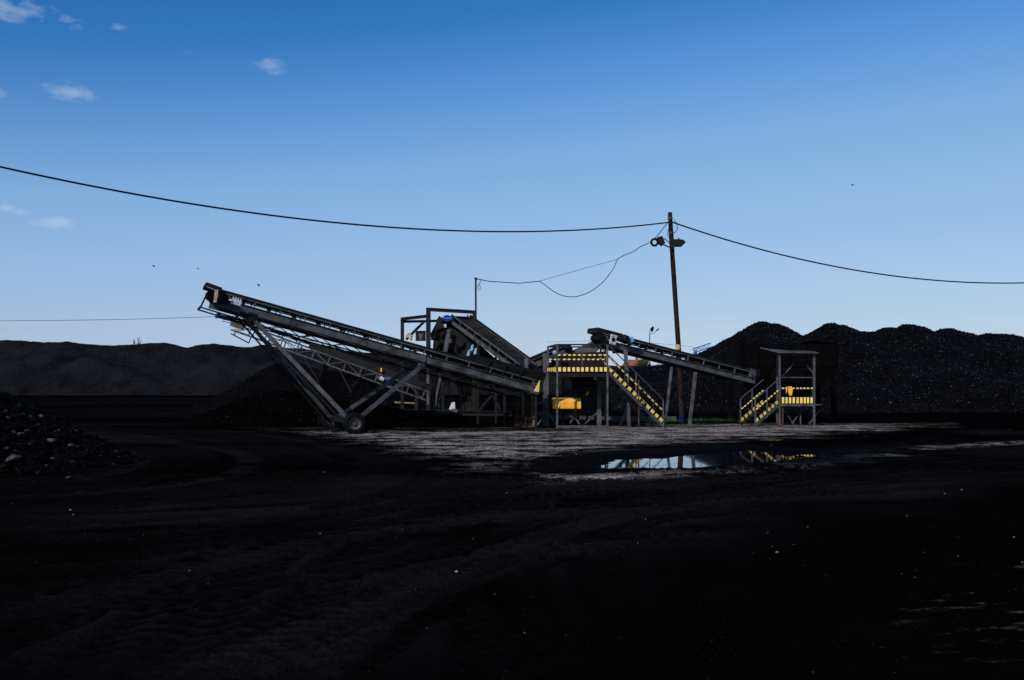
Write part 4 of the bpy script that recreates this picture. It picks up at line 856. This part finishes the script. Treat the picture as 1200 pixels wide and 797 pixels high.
m = MB(); m.beam((xl, YF, FZ - .05), (xr, YF, FZ - .05), .05, .08); m.beam((xl, YF + .85, FZ - .03), (xr + .3, YF + .85, FZ - .03), 1.7, .04); m.build('floor', 'steel', t)
striped_plank((xl + .05, YF - .05, FZ + .16), (xr - .05, YF - .05, FZ + .16), .26, .02, 9, t, duty=.62)
taped_rail((xl + .05, YF - .05, FZ + .66), (xr - .04, YF - .05, FZ + .66), .022, 9, t, 'mid_rail')
MB().tube((xl, YF, FZ + 1.12), (xr, YF, FZ + 1.12), .022, 8).build('top_rail', 'steel', t)
MB().tube((xl + .2, YF + 1.6, FZ + 1.5), (xr + .45, YF + 1.7, FZ + 1.5), .022, 8).build('top_rail', 'steel', t)
for a, b in (((917, 478), (930, 497)), ((948, 497), (961, 480)), ((928, 497), (934, 488)), ((938, 478), (938, 497)), ((917, 441), (930, 426)), ((945, 428), (953, 438))): MB().beam(P(*a, YF + .5), P(*b, YF + .5), .045, .045).build('brace', 'steel', t)
MB().beam((xl + .15, YF + .1, 0), (xl + .15, YF + .1, FZ), .07, .07).build('stub_post', 'rust', t)
Sa = Vector((xl - .05, YF - .02, FZ - .04)); Sb = Vector((P(885, 0, 41.5).x, 41.5, .05)); fw = Vector((-.42, .85, 0))
stair(t, Sa, Sb, fw, 6, 6, 8, nose='dark')
# jacket hung over the rail
m = MB(); jx = P(925, 0, YF).x; rows = []
prof = [(-.07, .68), (-.04, .74), (.06, .74), (.11, .66), (.10, .50), (.07, .36), (-.01, .34), (-.06, .42), (-.09, .56)]
m.prism([(jx + a, YF - .10, FZ + b) for a, b in prof], (0, -.05, 0)); m.prism([(jx - .18, YF - .10, FZ + .66), (jx - .11, YF - .10, FZ + .70), (jx - .13, YF - .10, FZ + .50), (jx - .17, YF - .10, FZ + .44)], (0, -.04, 0)); m.prism([(jx - .17, YF - .09, FZ + .69), (jx + .08, YF - .09, FZ + .72), (jx + .08, YF - .0, FZ + .72), (jx - .17, YF - .0, FZ + .69)], (0, 0, .03))
jk = m.build('work_jacket', 'orange'); bv = jk.modifiers.new('soft', 'BEVEL'); bv.width = .018; bv.segments = 2; tag(jk, 'orange work jacket hung over the shelter rail', 'jacket')
# ------------------------------------------------------------------ utility pole, lamps, cables
t = thing('utility_pole', 'leaning weathered timber utility pole behind the right conveyor', 'utility pole', P(798, 495, 46) * Vector((1, 1, 0)) if False else (7.8, 46, 0))
pts = []; rr = []
for k in range(25):
    s = k / 24; v_ = 495 + (249 - 495) * s; u_ = np.interp(v_, [249, 300, 405, 495], [785, 788, 795, 799.5]); pts.append(P(u_, v_, 46)); rr.append(.125 - .022 * s + random.uniform(-.004, .004))
MB().path(pts, rr, 14).build('timber_shaft', 'wood', t)
m = MB(); m.path([P(794.6, 410, 46), P(794.9, 404, 46)], .128, 14); m.build('band', 'tan', t)
for v_ in (256, 273, 291): m = MB(); u_ = np.interp(v_, [249, 300], [785, 788]); m.path([P(u_, v_ + 1, 46), P(u_, v_ - 1, 46)], .118, 14); m.tube(P(u_, v_, 45.89), P(u_, v_, 45.78), .05, 8); m.build('clamp', 'galv', t)
m = MB(); m.path([P(790, 258, 45.8), P(793, 262, 45.8), P(794, 268, 45.8), P(791, 273, 45.8), P(788, 272, 45.8)], .018, 6); m.path([P(785, 262, 45.8), P(783, 270, 45.8), P(782, 276, 45.8), P(786, 282, 45.8)], .014, 6); m.build('jumper_wire', 'black', t)
# lamp facing right
l = thing('floodlight', 'black floodlight on the right side of the utility pole', 'floodlight', P(788, 288, 45.8), 'floodlights on the pole')
m = MB(); m.prism([P(788, 281.5, 45.6), P(799, 282, 45.6), P(802.5, 285, 45.6), P(798, 289.5, 45.6), P(789, 289.5, 45.6)], (0, -.35, 0)); m.build('lamp_housing', 'dark', l)
m = MB(); m.beam(P(787, 291, 45.7), P(796, 279, 45.5), .05, .05); m.beam(P(785, 291, 45.75), P(790, 291, 45.6), .05, .06); m.build('bracket', 'dark', l)
l = thing('floodlight', 'black floodlight with coiled spare cable on the left side of the utility pole', 'floodlight', P(782, 286, 45.8), 'floodlights on the pole')
m = MB(); m.prism([P(769.5, 279, 45.5), P(775, 277.5, 45.5), P(778.5, 286, 45.5), P(775, 289, 45.5), P(771, 286, 45.5)], (0, -.3, 0)); m.build('lamp_housing', 'dark', l)
m = MB()
for k in range(3): m.path([P(767 + (4.2 - .5 * k) * math.cos(a), 284 + (4.4 - .5 * k) * math.sin(a), 45.45 - .02 * k) for a in np.linspace(0, 2 * math.pi, 22)], .035, 6)
m.build('cable_coil', 'black', l)
m = MB(); m.path([P(786, 287, 45.75), P(783, 283, 45.6), P(779, 280, 45.5), P(774, 279, 45.45)], .022, 6); m.path([P(785, 290, 45.8), P(778, 287, 45.5)], .03, 6); m.build('bracket', 'dark', l)
def cable(name, label, uv, p0, p1, r, smax, n=90, twist=False, deg=2):
    p0 = Vector(p0); p1 = Vector(p1); S = []; Zs = []
    for u, v in uv:
        k = (u - 600) / FPX; s = (p0.x - k * p0.y) / (k * (p1.y - p0.y) - (p1.x - p0.x)); y_ = p0.y + (p1.y - p0.y) * s; S.append(s); Zs.append(CAMH + (HOR - v) / FPX * y_)
    c = np.polyfit(S, Zs, deg, w=[6] + [1] * (len(S) - 1)); pts = []
    for s in np.linspace(S[0], smax, n): pts.append(Vector((p0.x + (p1.x - p0.x) * s, p0.y + (p1.y - p0.y) * s, float(np.polyval(c, s)))))
    m = MB()
    if twist:
        fine = []; M_ = n * 8
        for k in range(M_): a = k / (M_ - 1) * (n - 1); i = min(int(a), n - 2); fine.append(pts[i].lerp(pts[i + 1], a - i))
        for ph in range(2): m.path([q + Vector((0, math.cos(k * 1.1 + ph * math.pi), math.sin(k * 1.1 + ph * math.pi))) * r * .30 for k, q in enumerate(fine)], r * .72, 5)
    else: m.path(pts, r, 6)
    off = pts[0].copy(); o = m.build(name, 'black'); o.data.transform(Matrix.Translation(-off)); o.location = off; tag(o, label, 'cable', None); return o
cable('overhead_cable', 'thick twisted cable sagging from the pole top to the left edge', [(785,260.5),(720,266.5),(650,269.5),(560,270),(480,267.5),(400,261.5),(300,251),(200,238),(100,218),(0,192)], (7.3, 45.85, 0), (-24, 26, 0), .033, .80)
cable('overhead_cable', 'thick twisted cable sagging from the pole top to the right edge', [(788,260.5),(840,277),(900,294),(950,306),(1000,316),(1050,324.5),(1100,329.5),(1150,331.5),(1200,331)], (7.42, 45.85, 0), (40, 56, 0), .034, .82)
cable('overhead_wire', 'faint far wire low over the left stockpile ending at the stacker head', [(330,368),(260,371),(130,374.5),(0,376)], (-20, 90, 0), (-100, 100, 0), .022, 1.0, 30, False)
cable('overhead_wire', 'faint far wire low behind the platform and right conveyor', [(640,401),(700,400.5),(760,392),(840,412)][0:2] + [(770, 402), (850, 412)], (3, 90, 0), (28, 96, 0), .014, 1.0, 30, False)
t = thing('service_cable', 'thin service cable looping from the pole down to the thin mast', 'cable', P(784, 258, 45.8))
m = MB(); seq = [(784,259),(777,268),(769.7,277),(765,282),(758,286),(751,289),(746,292.5),(740,296),(732,299),(726,302),(723.5,304)]; m.path([P(u, v, 45.75) for u, v in seq], .018, 5)
sp = spline([(723.5,304),(718,316),(708,329),(696,339),(683,345.5),(670,348),(658,346),(648,341),(640,335),(632,329.5)], 1.5); m.path([P(u, v, 45.8) for u, v in sp], .018, 5); m.build('main_strand', 'black', t)
m = MB(); m.path([P(u, v, 45.9) for u, v in [(632,329.5),(625,330.5),(617,331),(609,332),(600,331.5),(585,330.5),(575,330),(564,328),(558,327)]], .02, 5); m.build('main_strand', 'black', t)
m = MB(); m.path([P(564,328,45.9),P(562,332,45.9),P(563,338,45.9),P(561.5,341,45.9),P(560,337,45.9),P(560.5,333,45.9)], .016, 5); m.build('loose_end', 'black', t)
m = MB(); m.path([P(723.5, 304, 45.85), P(680, 316, 45.85), P(632, 329.5, 45.85)], .009, 4); m.build('tie_wire', 'black', t)
# ------------------------------------------------------------------ low kerb wall, drum, far things
o = MB().beam(P(716, 494.5, 47.3) * Vector((1, 1, 0)) + Vector((0, 0, .1)), P(792, 494, 47.3) * Vector((1, 1, 0)) + Vector((0, 0, .1)), .25, .28).build('concrete_kerb', 'conc'); tag(o, 'low pale concrete kerb behind the foot of the platform stair', 'kerb')
o = MB().beam(P(640, 490, 47.3) * Vector((1, 1, 0)) + Vector((0, 0, .22)), P(716, 490, 48.3) * Vector((1, 1, 0)) + Vector((0, 0, .12)), .3, .16).build('concrete_kerb', 'conc'); tag(o, 'low dull concrete kerb seen through the open platform legs', 'kerb')
d = MB(); c = P(798.5, 488, 45.4); c.z = 0; d.tube(c, c + Vector((0, 0, .36)), .085, 20); d.tube(c + Vector((0, 0, .11)), c + Vector((0, 0, .13)), .09, 20); d.tube(c + Vector((0, 0, .24)), c + Vector((0, 0, .26)), .09, 20); d.tube(c + Vector((0, 0, .36)), c + Vector((0, 0, .42)), .03, 10); o = d.build('plastic_drum', 'blue'); tag(o, 'small blue drum at the foot of the utility pole', 'drum')
t = thing('house', 'red roofed house far off between platform stair and right conveyor', 'house', (25, 205, 0))
m = MB(); hx = P(741.5, 0, 200).x; zt_ = CAMH + (HOR - 421.5) / FPX * 200; zb_ = CAMH + (HOR - 430) / FPX * 200
m.prism([(hx - 2.2, 197, zb_), (hx - 1.2, 197 + 3, zt_), (hx - 2.2, 203, zb_)], (4.6, 0, 0)); m.build('roof', 'red', t)
m = MB(); m.box((hx + .1, 200, zb_ / 2), 4.2, 5.4, zb_); wl_ = m.build('wall', 'wall', t)
MB().box((hx - .9, 197.25, zb_ - 1.2), .9, .08, 1.1).build('window', 'glass', t); MB().box((hx + 1.1, 197.25, zb_ - 1.2), .9, .08, 1.1).build('window', 'glass', t)
MB().box((hx + .8, 200, zt_ + .2), .5, .5, .9).build('chimney', 'red', t)
t = thing('tree', 'small green tree right of the far red roofed house', 'tree', (P(753, 0, 150).x, 150, 0))
bx_ = P(753, 0, 150); m = MB(); zc = CAMH + (HOR - 427) / FPX * 150; m.path([(bx_.x, 150, 0), (bx_.x + .1, 150, zc - .3), (bx_.x, 150, zc + .3)], [.16, .12, .04], 8)
for k in range(7): a = k * .9; m.path([(bx_.x, 150, zc - 1.2 + .2 * k), (bx_.x + math.cos(a) * .8, 150 + math.sin(a) * .8, zc - .4 + .2 * k)], [.05, .02], 5)
m.build('trunk', 'bark', t)
pp_ = RNG.normal(0, 1, (1100, 3)); pp_ /= np.linalg.norm(pp_, axis=1)[:, None]; pp_ *= RNG.random((1100, 1)) ** .4; pp_ = pp_ * [1.3, 1.3, 1.15] + [bx_.x, 150, zc - .3]
lumps('crown', pp_, RNG.uniform(.06, .16, 1100), MT['leaf'], parent=t, flat=.5)
# blue loader boom behind the right pile
t = thing('blue_gantry', 'blue lattice gantry tip showing over the left shoulder of the right stockpile', 'gantry', (P(823, 0, 92).x, 92, 0))
a, b = P(812, 414, 92), P(832, 407, 92)
for yy in (-.3, .3):
    for zz in (0, .38): o2 = Vector((0, yy, zz)); MB().beam(a + o2, b + o2, .08, .08).build('chord', 'blue', t)
m = MB(); q = 0
for k in range(6):
    for yy in (-.3, .3): m.beam(a.lerp(b, k / 6) + Vector((0, yy, 0 if k % 2 else .38)), a.lerp(b, (k + 1) / 6) + Vector((0, yy, .38 if k % 2 else 0)), .05, .05)
m.build('lattice', 'paleblue', t)
for u in (815, 829): a_ = P(u, 410, 92); MB().beam((a_.x, 92, 0), (a_.x, 92, a_.z), .25, .25).build('leg', 'blue', t)
# far twin headed lamp
t = thing('street_lamp', 'tiny far lamp post with two heads above the right conveyor', 'lamp post', (P(762, 0, 110).x, 110, 0))
a = P(761.3, 388, 110); MB().tube((a.x, 110, 0), (a.x, 110, P(761, 392, 110).z), .05, 6).build('pole', 'dark', t)
MB().path([P(761.3, 393, 110), P(761.5, 388, 110), P(763, 386, 110)], .04, 6).build('arm', 'dark', t)
m = MB(); m.lathe(P(763.5, 385.5, 110), (1, -.6, -.3), [(.08, -.12), (.34, .12), (.30, .14), (.04, -.05)], 14); m.build('lamp_head', 'dark', t)
m = MB(); m.prism([P(768.5, 388, 110), P(771.5, 384.5, 110), P(772.5, 385.5, 110), P(770, 388, 110)], (0, .3, 0)); m.build('lamp_head', 'dark', t)
MB().path([P(769, 387.5, 110), P(766, 390.5, 110), P(761.3, 392, 110)], .03, 5).build('arm', 'dark', t)
# bare shrub on the far left ridge
t = thing('bare_shrub', 'leafless twiggy shrub on the crest of the far left stockpile', 'shrub', P(160, 404, 195))
for (pts_) in ([(157,404),(156.5,400),(155.8,397.5)], [(157,402),(158,399),(157.5,396.8)], [(161.5,404),(162,399),(161,395)], [(162,400),(163.5,397),(163.3,395)], [(162,403),(165,400),(166,399)], [(157,403),(159.5,401)], [(164,404),(164.5,400)]):
    MB().path([P(u, v, 195) for u, v in pts_], [.09, .06, .03][:len(pts_)], 5).build('branch', 'bark', t)
# birds far out over the yard
def bird(u, v, Y, s, tilt, label):
    c = P(u, v, Y); m = MB(); a = math.radians(tilt); dx_ = Vector((math.cos(a), .2, -math.sin(a))).normalized(); up = Vector((math.sin(a), 0, math.cos(a)))
    m.path([c - dx_ * s * .5, c - dx_ * s * .25, c, c + dx_ * s * .25, c + dx_ * s * .42], [.01 * s, .07 * s, .11 * s, .07 * s, .02 * s], 8)
    for k in (-1, 1): m.add([c + dx_ * s * .15, c - dx_ * s * .12, c + Vector((0, k * s * .7, 0)) + up * s * .25 - dx_ * s * .1, c + Vector((0, k * s * .4, 0)) + up * s * .28 + dx_ * s * .1, c + dx_ * s * .15 - up * .02 * s, c - dx_ * s * .12 - up * .02 * s], [(0, 1, 2, 3), (4, 3, 2, 5)])
    o = m.build('bird', 'feather'); o.data.transform(Matrix.Translation(-c)); o.location = c; tag(o, label, 'bird', 'birds over the yard')
bird(999, 217, 70, .30, 5, 'tiny dark bird high in the clear sky on the right'); bird(303, 334.5, 60, .28, 40, 'tiny dark bird just above the stacker head drum')
bird(180, 312, 70, .28, 45, 'tiny dark bird left of the stacker below the thick cable'); bird(232, 315, 70, .2, 50, 'tiny dark bird straight above the tip of the stacker')
# weeds by the kerb
def tuft(name, label, c, n, spread, h):
    m = MB()
    for i in range(n):
        x_ = c[0] + random.gauss(0, spread[0]); y_ = c[1] + random.gauss(0, spread[1]); hh = h * random.uniform(.4, 1); dx_ = random.uniform(-.06, .06); a = random.uniform(0, 3.14); wx, wy = .012 * math.cos(a), .012 * math.sin(a)
        m.add([(x_ - wx, y_ - wy, 0), (x_ + wx, y_ + wy, 0), (x_ + dx_ + wx * .6, y_ + dx_ * .5, hh * .6), (x_ + dx_ * 2, y_ + dx_, hh)], [(0, 1, 2), (0, 2, 3)])
    o = m.build(name, 'leaf'); tag(o, label, 'grass', None, 'stuff')
tuft('weeds', 'green weeds growing at the foot of the platform stair', (7.0, 41.6), 500, (.7, .25), .12)
tuft('weeds', 'green weeds growing beyond the utility pole foot', (8.9, 46.2), 900, (1.0, .4), .22)
tuft('weeds', 'small green tuft alone on the grey dirt', (7.95, 30.6), 120, (.16, .12), .10)
